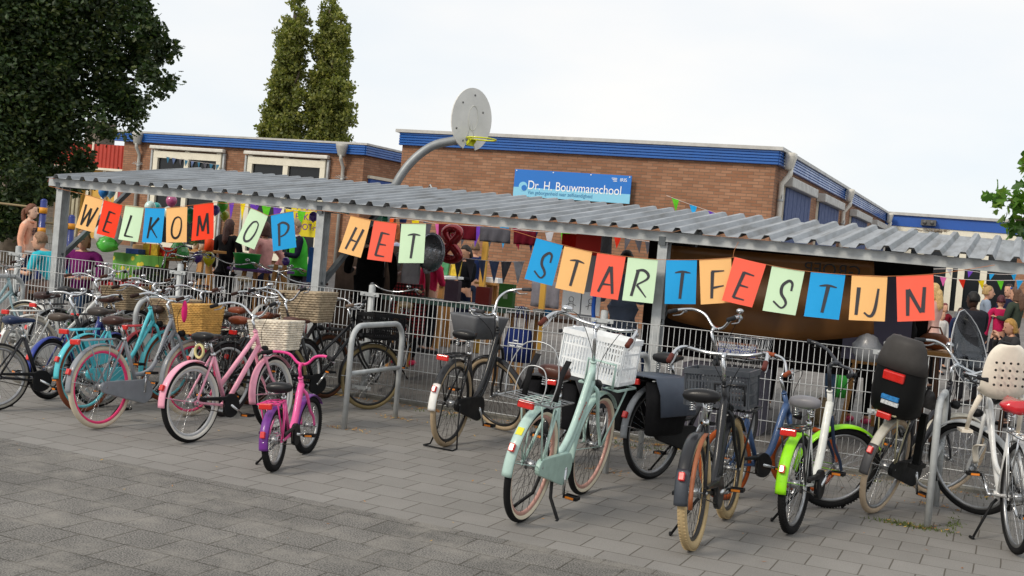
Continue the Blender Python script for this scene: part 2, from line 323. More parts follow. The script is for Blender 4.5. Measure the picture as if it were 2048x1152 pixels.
# annex on the far left
an=empty('annex_building',(0,0,0),'low annex with red ribbed fascia and yellow doors left of the brick wing','building')
AY=28.0; AX0=gy(150,420,AY).x; AX1=-24.9
b=MB(); b.box(((AX0-1+AX1)/2,AY+1.6,1.9),(AX1-AX0+1,3,3.0)); b.build('wall',mat('brown_panel',s2l('7A6650'),.8,0,.15,3),an)
b=MB(); b.smooth=False; X0=gy(150,300,AY).x-3; n=int((AX1-X0)/.16)
zb=gy(250,340,AY).z; zt=gy(250,292,AY).z
vs=[];prof=[]
for i in range(n):
    x=X0+i*.16; prof+= [(x,0),(x+.03,.03),(x+.08,.03),(x+.11,0)]
b.loft([[V((x,AY-.1-d,z)) for x,d in prof]+[V((prof[-1][0],AY,z)),V((prof[0][0],AY,z))] for z in (zb,zt)])
b.build('red_fascia',mat('red_cladding',s2l('B23A2A'),.5,0,.12,2),an)
b=MB(); b.box(((X0+AX1)/2,AY-.12,zb-.03),(AX1-X0,.12,.07)); b.box((gy(193,300,AY).x,AY-.14,(zb+zt)/2+.2),(.06,.05,.6)); b.build('fascia_trim',CREAM,an)
YEL=mat('ochre_panel',s2l('CDA24A'),.6,0,.08,3)
b=MB(); b.box(((gy(158,420,AY).x+gy(232,430,AY).x)/2,AY-.03+.1,1.7),(gy(232,430,AY).x-gy(158,420,AY).x,.1,2.9)); yd=b.build('yellow_door',YEL,an)
for x in (152,176,207,234): 
    p=gy(x,420,AY); b=MB(); b.box((p.x,AY-.02,1.7),(.12,.16,3.0)); b.build('door_post',CREAM,yd)
b=MB(); 
b.box((gy(241,450,AY).x,AY-.05,1.9),(.35,.08,2.9)); b.build('red_door_panel',mat('red_panel',s2l('A8434A'),.6),an)
b=MB()
for k in range(5): x=gy(120+k*8,420,AY-.3).x; b.box((x,AY-.25,1.7),(.1,.08,2.9))
b.build('fence_board',mat('bleached_wood',s2l('A79F86'),.8,0,.2,5),an)
b=MB(); b.box((gy(100,420,29).x-2,29.5,1.75),(6.2,.3,3.1)); tag(b.build('brick_wall',BRICKD),'grey brown brick wall under the dark tree','wall')
p=gy(200,270,34); b=MB(); b.box((p.x,34,4.3),(.75,.8,1.7)); c=b.build('chimney_stack',BRICKD); tag(c,'brick chimney rising above the red fascia by the tree','chimney')
# far hedge and mesh fence at left
def leafcloud(name,blobs,n,size,mats,seed,parent=None,asp=.62,lobes=None,dens=.75,droop=.3):
    rnd=random.Random(seed); b=MB(); b.smooth=False
    tot=sum(x[1].x*x[1].y*x[1].z for x in blobs)
    for c,r in blobs:
        k=max(8,int(n*r.x*r.y*r.z/tot))
        cl=[]  # sub clumps
        for _ in range(max(3,k//60)):
            u=V((rnd.gauss(0,1),rnd.gauss(0,1),rnd.gauss(0,1))).normalized()*(rnd.random()**.33)
            cl.append((V((c.x+u.x*r.x,c.y+u.y*r.y,c.z+u.z*r.z)),rnd.uniform(.16,.34)*min(r.x,r.z)+size))
        for _ in range(k):
            cc,cr_=rnd.choice(cl); u=V((rnd.gauss(0,1),rnd.gauss(0,1),rnd.gauss(0,.8))).normalized()*cr_*(rnd.random()**.5)
            p=cc+u; s=size*rnd.uniform(.6,1.25)
            a=V((rnd.gauss(0,1),rnd.gauss(0,1),rnd.gauss(-droop,.6))).normalized(); q=a.cross(V((rnd.gauss(0,1),rnd.gauss(0,1),rnd.gauss(0,1)))).normalized(); nn=a.cross(q)
            b.m=rnd.randrange(len(mats))
            if lobes:
                pts=[p+a*(s*x)+q*(s*y)+nn*(s*abs(y)*.25) for x,y in lobes]; b.add([p+a*s*.45]+pts,[(0,i+1,(i+1)%len(pts)+1) for i in range(len(pts))])
            else:
                b.add([p,p+a*s*.5+q*s*asp*.5+nn*s*.08,p+a*s,p+a*s*.5-q*s*asp*.5+nn*s*.08,],[(0,1,2),(0,2,3)])
    return b.build(name,mats,parent)
def leafmat(n,c,tr=.25):
    def fn(nt,b,NN,LL):
        b.inputs['Base Color'].default_value=(*c,1)
        t=NN('ShaderNodeBsdfTranslucent'); t.inputs[0].default_value=(c[0]*1.3,c[1]*1.5,c[2]*.6,1); mx=NN('ShaderNodeMixShader'); mx.inputs[0].default_value=tr
        o=nt.nodes['Material Output']; LL(b.outputs[0],mx.inputs[1]); LL(t.outputs[0],mx.inputs[2]); LL(mx.outputs[0],o.inputs[0])
        g=NN('ShaderNodeNewGeometry'); nz=NN('ShaderNodeTexNoise'); nz.inputs['Scale'].default_value=1.3; nz.inputs['Detail'].default_value=3; LL(g.outputs['Position'],nz.inputs['Vector'])
        mr=NN('ShaderNodeMapRange'); mr.inputs[1].default_value=.3; mr.inputs[2].default_value=.7; mr.inputs[3].default_value=.65; mr.inputs[4].default_value=1.5; LL(nz.outputs[0],mr.inputs[0])
        s=NN('ShaderNodeVectorMath'); s.operation='SCALE'; s.inputs[0].default_value=c; LL(mr.outputs[0],s.inputs['Scale']); LL(s.outputs[0],b.inputs['Base Color'])
    return node_mat(n,fn,.55)
OAKM=[leafmat('oak_leaf',(.028,.055,.011)),leafmat('oak_leaf_dark',(.017,.036,.009)),leafmat('oak_leaf_deep',(.022,.044,.01)),leafmat('oak_leaf_olive',(.055,.075,.013))]
BARK=mat('bark',(.09,.07,.05),.95,0,.3,8,.6,20)
def PT(x,y,d): return gd(x,y,d)
ok=empty('oak_tree',gd(20,620,24)*1,'large dark oak overhanging the left end of the shelter','tree'); bl=ok.location.copy(); ok.location=(bl.x,bl.y,.3)
inv=-V(ok.location)
def rel(bls): return [(c+inv,r) for c,r in bls]
D=23.0; sm=lambda px,d=D: px*d/FP
bl=[]
for x,y,r in ((40,60,120),(150,60,110),(235,60,75),(60,190,130),(170,180,105),(240,160,60),(70,300,90),(125,262,62),(195,235,26),(30,360,70),(120,350,50),(-40,200,150),(-60,20,160),(60,-60,150),(200,-60,110),(270,50,42),(90,-20,90)):
    bl.append((PT(x,y,D+random.Random(x*7+y).uniform(-1,1.5)),V((sm(r),sm(r)*.8,sm(r)))))
bl2=[]
for x,y,r in ((300,75,26),(325,100,20),(350,105,12),(300,150,22),(325,168,17),(338,172,9),(262,210,26),(275,235,14),(255,130,24),(235,180,28),(205,262,16),(160,320,22),(150,352,15),(172,345,10),(150,372,14),(270,110,24),(285,20,20),(298,45,14),(180,368,10),(262,248,8),(20,420,35),(60,395,32),(95,372,24),(45,440,22),(130,385,10),(0,440,30),(310,125,14),(288,198,12),(168,330,12),(345,150,8),(352,160,6),(310,60,14),(335,88,12),(358,98,8),(330,190,8),(300,130,14),(268,258,10),(250,265,8),(310,180,12),(290,95,18)):
    bl2.append((PT(x,y,D+random.Random(x+y).uniform(-.6,.6)),V((sm(r),sm(r),sm(r)))))
OAKL=[(0,0),(.2,.12),(.3,.3),(.42,.16),(.6,.34),(.7,.16),(.88,.2),(1,0),(.88,-.2),(.7,-.16),(.6,-.34),(.42,-.16),(.3,-.3),(.2,-.12)]
c1=leafcloud('crown',rel(bl),82000,.112,OAKM,3,ok,.6); c2=leafcloud('outer_foliage',rel(bl2),9000,.125,OAKM,5,ok,lobes=OAKL)
b=MB(inv and Matrix.Translation(inv)); base=V((ok.location.x,ok.location.y,.3)); tp=PT(40,200,D)
b.tube(spl([base,base.lerp(tp,.35)+V((.2,0,0)),base.lerp(tp,.7),tp,PT(60,20,D)],5),[.4-.3*i/20 for i in range(21)],10)
for q in ((180,180),(260,110),(300,90),(130,300),(250,210),(200,20),(320,165),(170,330)): b.tube(spl([base.lerp(tp,.8),PT((q[0]+40)/2,(q[1]+200)/2-20,D+1),PT(*q,D+.6)],5),[.12-.11*i/10 for i in range(11)],6)
b.build('trunk',BARK,ok)
# poplars
POPM=[leafmat('poplar_leaf',(.17,.19,.045),.35),leafmat('poplar_leaf_dark',(.11,.13,.03),.35),leafmat('poplar_leaf_light',(.25,.25,.06),.35)]
def poplar(cx,prof,seed,lab,d=62):
    t=empty('poplar_tree',(0,0,0),lab,'tree','poplars behind the school'); bs=gd(cx[0],400,d); t.location=(bs.x,bs.y,0); iv=-V(t.location); rnd=random.Random(seed); bl=[]
    for y,xa,xb in prof:
        for k in range(4):
            u=rnd.random(); x=lerp(xa,xb,.18+.64*(k+.5)/4); w_=(xb-xa)*.25
            bl.append((gd(x,y+rnd.uniform(-8,8),d+rnd.uniform(-1,1))+iv,V((w_*d/FP,w_*d/FP,1.2))))
    leafcloud('crown',bl,34000,.2,POPM,seed,t,.7,droop=-.8)
    b=MB(Matrix.Translation(iv)); b.tube([V((bs.x,bs.y,0)),gd(cx[0],200,d),gd(cx[1],20,d)],[.4,.2,.06],8)
    for k in range(14):
        y=rnd.uniform(60,270); x0=lerp(cx[0],cx[1],(300-y)/300); p=gd(x0,y+30,d); xx=x0+rnd.uniform(-30,30); b.tube([p,gd(lerp(x0,xx,.7),y,d+rnd.uniform(-1,1)),gd(xx,y-40,d+rnd.uniform(-1,1))],[.07,.05,.02],5)
    b.build('trunk',BARK,t)
poplar((575,590),[(28,576,614),(50,560,618),(75,554,616),(100,552,614),(125,550,612),(150,544,609),(175,536,608),(200,534,606),(225,526,604),(250,520,603),(270,514,602),(295,512,602),(320,514,602)],11,'left poplar with pointed leaning crown above the brick wing')
poplar((655,660),[(24,638,684),(50,630,698),(75,624,702),(100,621,704),(125,618,704),(150,616,706),(175,612,708),(200,610,711),(225,606,708),(250,604,704),(270,604,702),(295,606,702),(320,606,700)],12,'right poplar with broad upright crown above the brick wing')
# maple branch at the right
MAPM=[leafmat('maple_leaf',(.09,.2,.025),.4),leafmat('maple_leaf_dark',(.05,.12,.02),.4),leafmat('maple_leaf_light',(.16,.26,.04),.4)]
MAPL=[(0,0),(.1,.16),(.05,.42),(.3,.3),(.42,.56),(.58,.28),(.8,.22),(1,0),(.8,-.22),(.58,-.28),(.42,-.56),(.3,-.3),(.05,-.42),(.1,-.16)]
mp_=empty('maple_tree',(0,0,0),'bright green maple leaning in at the right edge','tree'); bs=gd(2190,560,15); mp_.location=(bs.x,bs.y,.2); iv=-V(mp_.location)
bl=[(gd(x,y,15+dd)+iv,V((r*15/FP,r*15/FP,r*15/FP))) for x,y,r,dd in ((2010,405,22,0),(1992,400,9,.2),(2035,435,26,.3),(2050,390,26,0),(2045,325,14,.1),(2080,340,40,.5),(2100,420,50,.4),(2140,300,70,.6),(2025,455,16,0),(2180,400,80,1))]
leafcloud('crown',bl,2600,.16,MAPM,9,mp_,lobes=MAPL)
b=MB(Matrix.Translation(iv)); b.tube(spl([V((bs.x,bs.y,.2)),gd(2180,500,15),gd(2150,350,15.3),gd(2130,200,15.3)],5),[.14-.006*i for i in range(16)],10)
for q in ((2000,402),(2045,330),(2030,440)): b.tube(spl([gd(2155,430,15.2),gd((q[0]+2155)/2,q[1],15.1),gd(*q,15)],5),[.03-.0022*i for i in range(11)],6)
b.build('trunk',BARK,mp_)
# hedge and mesh fence far left
hp=gy(20,470,22); b=leafcloud('hedge',[(V((hp.x-7+i*1.1,22.4,1.15)),V((.8,.5,.95))) for i in range(6)],9000,.09,[leafmat('hedge_leaf',(.05,.08,.02)),leafmat('hedge_leaf_dark',(.03,.05,.015))],21); tag(b,'dark clipped hedge behind the girl at the far left','hedge')
def meshfence(name,x0,x1,Y,z0,z1,dx,dz,r,m,par=None,gap=()):
    b=MB(); n=int(round((x1-x0)/dx))
    for i in range(n+1):
        x=x0+(x1-x0)*i/n; b.tube([(x,Y,z0),(x,Y,z1)],r,5)
    z=z1
    while z>z0-.01:
        b.tube([(x0,Y-2*r,z),(x1,Y-2*r,z)],r*1.15,5); z-=dz
    return b.build(name,m,par)
fx=gy(30,480,20.5); tag(meshfence('wire_fence',fx.x-3,fx.x+1.5,20.5,.45,1.55,.05,.2,.004,mat('green_wire',(.12,.16,.12),.6)),'green wire fence in front of the hedge at the far left','fence')
# ---------------- shelter ----------------
SLOPE=lambda x,y=11.3:-(.008+.006*(y-11.2)/2.8)*(x+5)
sh=empty('bicycle_shelter',(-5,11.4,0),'long galvanised bicycle shelter with corrugated roof and posts','shelter'); iv=Matrix.Translation((5,-11.4,0))
def rooffn(nt,b,NN,LL):
    g=NN('ShaderNodeNewGeometry'); mp=NN('ShaderNodeMapping'); mp.inputs['Scale'].default_value=(6,.7,1); LL(g.outputs['Position'],mp.inputs[0]); n=NN('ShaderNodeTexNoise'); n.inputs['Scale'].default_value=1.6; n.inputs['Detail'].default_value=8; n.inputs['Roughness'].default_value=.65; LL(mp.outputs[0],n.inputs['Vector'])
    r=NN('ShaderNodeValToRGB'); e=r.color_ramp.elements; e[0].position=.3; e[0].color=(.15,.15,.145,1); e[1].position=.72; e[1].color=(.40,.425,.45,1); m=e.new(.5); m.color=(.27,.29,.31,1); LL(n.outputs[0],r.inputs[0])
    n2=NN('ShaderNodeTexNoise'); n2.inputs['Scale'].default_value=3.5; n2.inputs['Detail'].default_value=9; n2.inputs['Roughness'].default_value=.8; LL(g.outputs['Position'],n2.inputs['Vector']); m2=NN('ShaderNodeMapRange'); m2.inputs[1].default_value=.6; m2.inputs[2].default_value=.78; m2.inputs[4].default_value=.7; LL(n2.outputs[0],m2.inputs[0]); mx=NN('ShaderNodeMix'); mx.data_type='RGBA'; LL(m2.outputs[0],mx.inputs[0]); LL(r.outputs[0],mx.inputs[6]); mx.inputs[7].default_value=(.17,.155,.13,1); LL(mx.outputs[2],b.inputs['Base Color'])
ROOF=node_mat('corrugated_zinc',rooffn,.5,.3)
b=MB(iv); b.smooth=False; X0,X1=-11.56,3.2; P=.2225; n=int((X1-X0)/P); prof=[]
for i in range(n+1):
    x=X0+i*P; prof+= [(x,0),(x+.122,0),(x+.15,.046),(x+.1945,.046)]
def rs(y,t,zz): return [V((x,y,zz+h+t+SLOPE(x,y))) for x,h in prof]
rows=[]
for j in range(9):
    y=lerp(11.2,14.0,j/8); zz=lerp(2.15,2.475,j/8); rows.append(rs(y,0,zz)+[p for p in reversed(rs(y,-.003,zz))])
b.loft(rows); b.build('roof',ROOF,sh)
b=MB(iv); 
for y,z in ((11.34,2.095),(12.6,2.25),(13.85,2.39)):
    b.add([],[]); hh=.1 if y<12 else .07
    for s_ in range(1): 
        b.loft([[V((x,y-.035,z-hh/2+SLOPE(x))),V((x,y+.035,z-hh/2+SLOPE(x))),V((x,y+.035,z+hh/2+SLOPE(x))),V((x,y-.035,z+hh/2+SLOPE(x)))] for x in (X0-.05,X1)])
b.smooth=False; b.sm=[False]*len(b.f); b.build('roof_beam',GALV,sh)
for px in (-11.45,-7.44,-3.33,.78):
    zt=2.04+SLOPE(px); b=MB(iv)
    b.box((px,11.345,zt/2),(.1,.012,zt)); b.box((px,11.475,zt/2),(.1,.012,zt)); b.box((px,11.41,zt/2),(.01,.118,zt)); b.box((px,11.41,.01),(.2,.22,.02))
    po=b.build('post',GALV,sh)
    b=MB(iv); b.bar((px,11.47,1.2),(px,12.75,2.2+SLOPE(px)),.06,.06); b.build('brace',mat('weathered_steel',s2l('6E7478'),.55,.6,.2,5),sh)
    b=MB(iv); b.bar((px+.0,11.3,2.05+SLOPE(px)+.0),(px,13.9,2.37+SLOPE(px)),.07,.09); b.build('rafter',mat('weathered_steel',s2l('6E7478')),sh)
# moss and leaf litter on the roof
b=MB(); rnd=random.Random(4); mp2=gy(1867,477,12.9)
for _ in range(46):
    a=rnd.uniform(0,6.3); l=rnd.uniform(.03,.1); x=mp2.x+rnd.gauss(0,.07); y=12.9+rnd.gauss(0,.05); b.tube([(x,y,2.385+.02*rnd.random()),(x+l*math.cos(a),y+l*math.sin(a)*.6,2.4+.03*rnd.random())],.003,4)
tag(b.build('twig_nest',mat('twig',(.2,.15,.1),.9)),'small heap of twigs lying on the zinc roof','twigs')
# ---------------- front fence ----------------
fe=empty('mesh_fence',(-5,11.24,0),'waist high galvanised wire mesh fence on round posts behind the parked bicycles','fence'); iv=Matrix.Translation((5,-11.24,0))
WIRE=mat('galv_wire',s2l('C2C4C4'),.5,.2,.12,9)
fps=[-14.67,-11.97,-9.31,-6.61,-3.85,-1.06,1.7]
for i,x in enumerate(fps):
    b=MB(iv); b.cyl((x,11.24,-.02),(x,11.24,1.27),.038,16); b.ell((x,11.24,1.27),(.038,.038,.012),16,4); po=b.build('fence_post',GALV,fe)
    for z in (1.17,.62,.12): c=MB(iv); c.box((x,11.195,z),(.24,.012,.04)); c.cyl((x-.07,11.18,z),(x-.07,11.2,z),.012,6); c.cyl((x+.07,11.18,z),(x+.07,11.2,z),.012,6); c.build('clamp',GALV,po)
    if i<len(fps)-1:
        b=MB(iv); x0,x1=x+.045,fps[i+1]-.045; n=int(round((x1-x0)/.055))
        for k in range(n+1): xx=lerp(x0,x1,k/n); b.tube([(xx,11.2,.06),(xx,11.2,1.19)],.0033,5)
        for z in (1.19,.99,.79,.59,.39,.19,.065): b.tube([(x0,11.193,z),(x1,11.193,z)],.004,5); b.tube([(x0,11.207,z),(x1,11.207,z)],.003,4)
        b.build('mesh_panel',WIRE,fe)
# ---------------- bicycle racks ----------------
for x,lab in ((-10.85,'hoop bicycle rack at the far left edge beside the pale grey bicycle'),(-8.25,'hoop bicycle rack among the turquoise and brown gripped bicycles'),(-5.66,'free hoop bicycle rack with crossbar beside the black crate bicycle'),(-3.06,'hoop bicycle rack half hidden behind the mint bicycle and black pannier'),(-.47,'hoop bicycle rack standing beside the black child seat')):
    r=empty('bicycle_rack',(x,9.33,0),lab,'bicycle rack','hoop racks along the fence'); b=MB(); h=.97; q=.17
    def arc(cy,cz,a0,a1): return [(0,cy+q*math.cos(a),cz+q*math.sin(a)) for a in [a0+(a1-a0)*k/7 for k in range(8)]]
    b.tube([(0,0,-.02)]+arc(q,h-q,math.pi,math.pi/2)+arc(.97-q,h-q,math.pi/2,0)+[(0,.97,-.02)],.027,12); b.build('hoop',GALV,r)
    b=MB(); b.cyl((0,.02,.52),(0,.95,.52),.022,10); b.build('crossbar',GALV,r)
# ---------------- bicycles ----------------
def woven(b,z0,z1,wb,wt,lb,lt,cx,rows=11,th=.006,flare=True):
    """woven walls (rows of strands waving round stakes) of a tapering rectangular basket centred on cx"""
    def per(z):
        t=(z-z0)/(z1-z0); return lerp(lb,lt,t)/2,lerp(wb,wt,t)/2
    ns,nl=9,7
    def loop(z,off,ph):
        hx,hy=per(z); pts=[]; k=0
        for (ax,ay,bx,by,m,nx,ny) in ((-1,-1,1,-1,nl*2,0,-1),(1,-1,1,1,ns*2,1,0),(1,1,-1,1,nl*2,0,1),(-1,1,-1,-1,ns*2,-1,0)):
            for i in range(m):
                t=i/m; o=off*(1 if (k+ph)%2 else -1)*(1 if i else 0); k+=1
                pts.append(V((cx+lerp(ax,bx,t)*hx+nx*o,lerp(ay,by,t)*hy+ny*o,z)))
        return pts
    for r in range(rows):
        z=lerp(z0,z1,(r+.5)/rows); b.tube(loop(z,.004,r),(z1-z0)/rows*.5,5,closed=True)
    for z in (z0,z1): 
        b.tube(loop(z,0,0),th*1.5,6,closed=True)
    hx0,hy0=per(z0);hx1,hy1=per(z1)
    for i in range(nl+1):
        t=-1+2*i/nl
        for s in(-1,1): b.tube([(cx+t*hx0,s*hy0,z0),(cx+t*hx1,s*hy1,z1)],.0035,4)
    for i in range(ns+1):
        t=-1+2*i/ns
        for s in(-1,1): b.tube([(cx+s*hx0,t*hy0,z0),(cx+s*hx1,t*hy1,z1)],.0035,4)
    b.box((cx,0,z0+.004),(2*hx0,2*hy0,.01))
def crate_mesh(b,cx,z0,l,w,h,slots=True,handle=True):
    t=.004
    b.box((cx,0,z0+.004),(l-.02,w-.02,.008))
    for z,hh,e in ((z0+.012,.024,0),(z0+h-.018,.036,.012),(z0+h*.37,.012,0),(z0+h*.68,.012,0)):
        for s in(-1,1):
            b.box((cx,s*(w/2+e/2),z),(l+e+.006,t+e,hh)); b.box((cx+s*(l/2+e/2),0,z),(t+e,w+e,hh))
    n=int(l/.022)
    for i in range(n+1):
        x=cx-l/2+l*i/n
        for s in(-1,1): b.box((x,s*w/2,z0+h/2),(.0095 if 0<i<n else .02,t*.9,h-.01))
    n=int(w/.022)
    for i in range(n+1):
        y=-w/2+w*i/n
        for s in(-1,1): b.box((cx+s*l/2,y,z0+h/2),(t*.9,.0095 if 0<i<n else .02,h-.01))
    if slots:
        pass
DEF=dict(R=.35,wb=1.12,tw=.021,tyre='1C1C1D',side=None,rim=None,frame='131416',style='loop',fender=None,fork=None,case='full',casec=None,saddle='1A1512',grip='3A2218',bar='city',steer=0,lean=3,
 stand='single',rack='131416',rear_light=True,basket=None,front_rack=False,extra=(),head=.17,fender_tip=None,spoke='C9CBCD',reflect=False,S=1.0,h=1.0,bt=.0185,pedal=0.9,bell=True,rimw=None,lamp=True,seat_h=0)
def bike(name,label,pos,heading,group=None,**kw):
    P=dict(DEF); P.update(kw); Rw=P['R']; wb=P['wb']; tw=P['tw']; k=wb/1.12; kr=Rw/.35
    root=empty('bicycle',(pos[0],pos[1],pos[2] if len(pos)>2 else 0),label,'bicycle',group)
    root.rotation_mode='ZYX'; root.matrix_world=Matrix.Translation(root.location)@Matrix.Rotation(R(heading),4,'Z')@Matrix.Rotation(R(-P['lean']),4,'X')@Matrix.Scale(P['S'],4)
    fr=paint(P['frame']); fdc=P['fender'] or P['frame']; fd=paint(fdc) if fdc!='chrome' else CHROME; fk=paint(P['fork'] or P['frame'])
    A=V((0,0,Rw)); BB=V((.44*k,0,.285*(.45+.55*kr))); sa=R(69); ax=R(68.5)
    d=V((-math.cos(ax),0,math.sin(ax))); F0=V((wb-.055*k,0,Rw)); FA=V((wb,0,Rw))
    s0=(Rw+.075)/d.z; Hb=F0+d*s0; Ht=Hb+d*P['head']
    sd=V((-math.cos(sa),0,math.sin(sa))); ST=BB+sd*(.50*kr*P['h']); SS=ST+sd*(.14*kr+P['seat_h'])
    sm=Matrix.Translation(Hb)@Matrix.Rotation(R(P['steer']),4,d)@Matrix.Translation(-Hb)
    rm=paint(P['rim']) if P['rim'] else ALU
    def wheel(C,M,rear):
        b=MB(M); hubr=.028 if rear else .018
        b.cyl(C+V((0,-.034,0)),C+V((0,.034,0)),hubr,12); b.cyl(C+V((0,-.075,0)),C+V((0,.075,0)),.006,8)
        for s in(-1,1): b.cyl(C+V((0,s*.03,0)),C+V((0,s*.034,0)),.034 if rear else .027,14); b.cyl(C+V((0,s*.066,0)),C+V((0,s*.074,0)),.011,6)
        wo=b.build('wheel',ALU,root)
        b=MB(M); n=20; tsd=1 if P['side'] else 0; prof=[];mt=[]
        for q in range(n):
            a=2*math.pi*q/n; prof.append((math.cos(a)*tw*1.06,math.sin(a)*tw)); am=(a+math.pi/n)%(2*math.pi); mt.append(tsd if abs(math.sin(am))>.35 and math.cos(am)<.12 else 0)
        b.ring(C,Rw-tw*1.06,prof,64,mats=mt)
        if P.get('knob'):
            b.m=0
            for i in range(84):
                a=2*math.pi*i/84
                for s in(-1,1): b.box(C+V((math.cos(a)*(Rw-.003),s*tw*.55,math.sin(a)*(Rw-.003))),(.005,tw*.5,.011),Matrix.Rotation(-a,3,'Y'))
        b.build('tyre',[rubber(P['tyre']),rubber(P['side'] or P['tyre'])],wo)
        rw=P['rimw'] or .011; b=MB(M); r1=Rw-2*tw*1.02; b.ring(C,r1,[(.004,-rw),(.004,rw),(-.012,rw),(-.02,rw*.45),(-.02,-rw*.45),(-.012,-rw)],56); b.build('rim',rm,wo)
        b=MB(M); ns=36; r1-=.016
        for i in range(ns):
            s=1 if i%2 else -1; a=2*math.pi*i/ns; a2=a+(.75 if i%4<2 else -.75); rr=.03 if rear else .023
            b.tube([C+V((rr*math.cos(a2),s*.03,rr*math.sin(a2))),C+V((r1*math.cos(a),s*.004,r1*math.sin(a)))],.0013,3,cap=False)
        b.build('spokes',BLK if P['spoke']=='black' else CHROME,wo)
        if P['reflect']:
            for q in (0,1):
                b=MB(M); a=R(235+q*180+(40 if rear else 0)); c=C+V((math.cos(a)*r1*.75,.006,math.sin(a)*r1*.75)); b.box(c,(.028,.008,.075),Matrix.Rotation(-a+math.pi/2*0,3,'Y')); b.build('spoke_reflector',ORL if q else LENS,wo)
        return wo
    def fender(C,M,a0,a1,rear):
        if P['fender'] is False: return
        b=MB(M); hw=tw+.011; r=Rw+.008; prof=[]
        for q in range(7): t=-1+q/3; prof.append((.012*(1-t*t)+.002,t*hw))
        prof+= [(p[0]-.0025,p[1]*.96) for p in reversed(prof)]
        b.ring(C,r,prof,28,R(a0),R(a1)); f=b.build('mudguard',fd,root)
        b=MB(M); a=R(a1-14); e=C+V((math.cos(a)*(r+.014),0,math.sin(a)*(r+.014)))
        for s in(-1,1): b.tube([C+V((0,s*.062,0)),e+V((0,s*hw,0))-V((math.cos(a),0,math.sin(a)))*.02,e],.0028,5)
        b.build('mudguard_stay',fd if P.get('staycol') else CHROME,f)
        if P['fender_tip'] and rear:
            b=MB(M); b.ring(C,r+.001,[(x+.002,y*1.06) for x,y in prof],10,R(a1-34),R(a1)); b.build('mudguard_tip',paint(P['fender_tip']),f)
        if rear and P['rear_light']:
            a=R(a1-26); c=C+V((math.cos(a)*(r+.028),0,math.sin(a)*(r+.028))); b=MB(M); b.box(c,(.03,.036,.05),Matrix.Rotation(-a,3,'Y')); b.build('reflector',REDL,f,.006)
        return f
    wheel(A,None,True); wheel(FA,sm,False)
    fender(A,None,62,P.get('fa',183),True); fender(FA,sm,P.get('ffa',38),P.get('ffb',192),False)
    # frame
    b=MB(); t=P['bt']
    b.tube([BB+V((0,-.035,0)),BB+V((0,.035,0))],.026,12)
    b.tube([BB,ST],.018,10)
    b.tube([Ht,Hb],.019,12); b.cyl(Ht,Ht+d*.012,.022,12); b.cyl(Hb-d*.012,Hb,.022,12)
    lo=Hb+d*.035; hi=Ht-d*.035
    if P['style']=='loop':
        b.tube([lo,BB],t,10); m=BB+sd*.13
        b.tube(bez(hi,hi+(BB-lo)*.42+V((-.0,0,-.05)),m+V((.30*k,0,.0)),BB+sd*.16*kr,14),t*.95,10)
    elif P['style']=='swan':
        b.tube(bez(hi,hi+V((-.10,0,-.22)),BB+V((.22*k,0,.10)),BB+sd*.07*kr,14),t*1.15,12)
        b.tube(bez(lo,lo+V((-.06,0,-.18)),BB+V((.22*k,0,.02)),BB,12),t,10)
    elif P['style']=='twin':
        b.tube([lo,BB],t,10); b.tube([hi,BB+sd*.2*kr],t*.95,10)
    elif P['style']=='mono':
        b.tube(bez(Hb.lerp(Ht,.5),Hb.lerp(Ht,.5)+V((-.12,0,-.2)),BB+V((.25*k,0,.03)),BB,12),t*1.5,12)
    elif P['style']=='diamond':
        b.tube([lo,BB],t*1.1,10); b.tube([hi,ST-sd*.03],t,10)
    for s in(-1,1):
        b.tube(spl([A+V((0,s*.058,0)),A+V((.1*k,s*.05,-.01)),BB+V((-.03,s*.03,0))],3),.0108,7)
        b.tube([A+V((0,s*.058,0)),A.lerp(ST,.5)+V((0,s*.04,0)),ST+V((-.01,s*.017,-.02))],.0102,7)
        b.box(A+V((.004,s*.058,0)),(.05,.005,.035))
    b.build('frame',fr,root)
    # fork
    b=MB(sm); cr=Hb-d*.025
    for s in(-1,1):
        b.tube(spl([cr+V((0,s*.012,.012)),cr+V((.0,s*.045,-.02)),cr.lerp(F0,.5)+V((.0,s*.052,0)),F0.lerp(FA,.15)+V((0,s*.056,.08)),FA+V((0,s*.058,0))],4),[.0155-.006*i/16 for i in range(17)],8)
    b.tube([cr+V((0,0,.02)),Hb],.02,10); b.build('fork',fk,root)
    # handlebar
    bh=P.get('bh',.14); q0=Ht+d*bh; 
    sw=P.get('sweep',.0)
    if P['bar']=='city': half=[V((.03,.0,.0)),V((.035,.07,.004)),V((.04,.15,.022)),V((.02,.225,.05)),V((-.05,.275,.06)),V((-.13,.292,.045)),V((-.205,.297,.03))]; fwd=.05
    elif P['bar']=='opa': half=[V((.03,0,0)),V((.04,.1,0)),V((.04,.19,.012)),V((.0,.262,.03)),V((-.08,.29,.02)),V((-.16,.3,-.015)),V((-.22,.303,-.05))]; fwd=.03
    elif P['bar']=='cruiser': half=[V((.03,0,0)),V((.035,.06,.02)),V((.03,.14,.10)),V((.0,.23,.13)),V((-.07,.28,.125)),V((-.14,.295,.115)),V((-.22,.3,.10))]; fwd=.04
    elif P['bar']=='kid': half=[V((.02,0,0)),V((.02,.05,.015)),V((.015,.11,.07)),V((.0,.18,.085)),V((-.03,.235,.085)),V((-.06,.28,.08)),V((-.085,.31,.075))]; fwd=.03
    else: half=[V((.02,0,0)),V((.02,.08,.01)),V((.01,.16,.03)),V((-.01,.22,.035)),V((-.03,.27,.035)),V((-.06,.3,.03)),V((-.08,.315,.025))]; fwd=.05
    bs_=P.get('bs',1.0); c0=q0+V((fwd,0,.02)); half=[c0+p*bs_ for p in half]
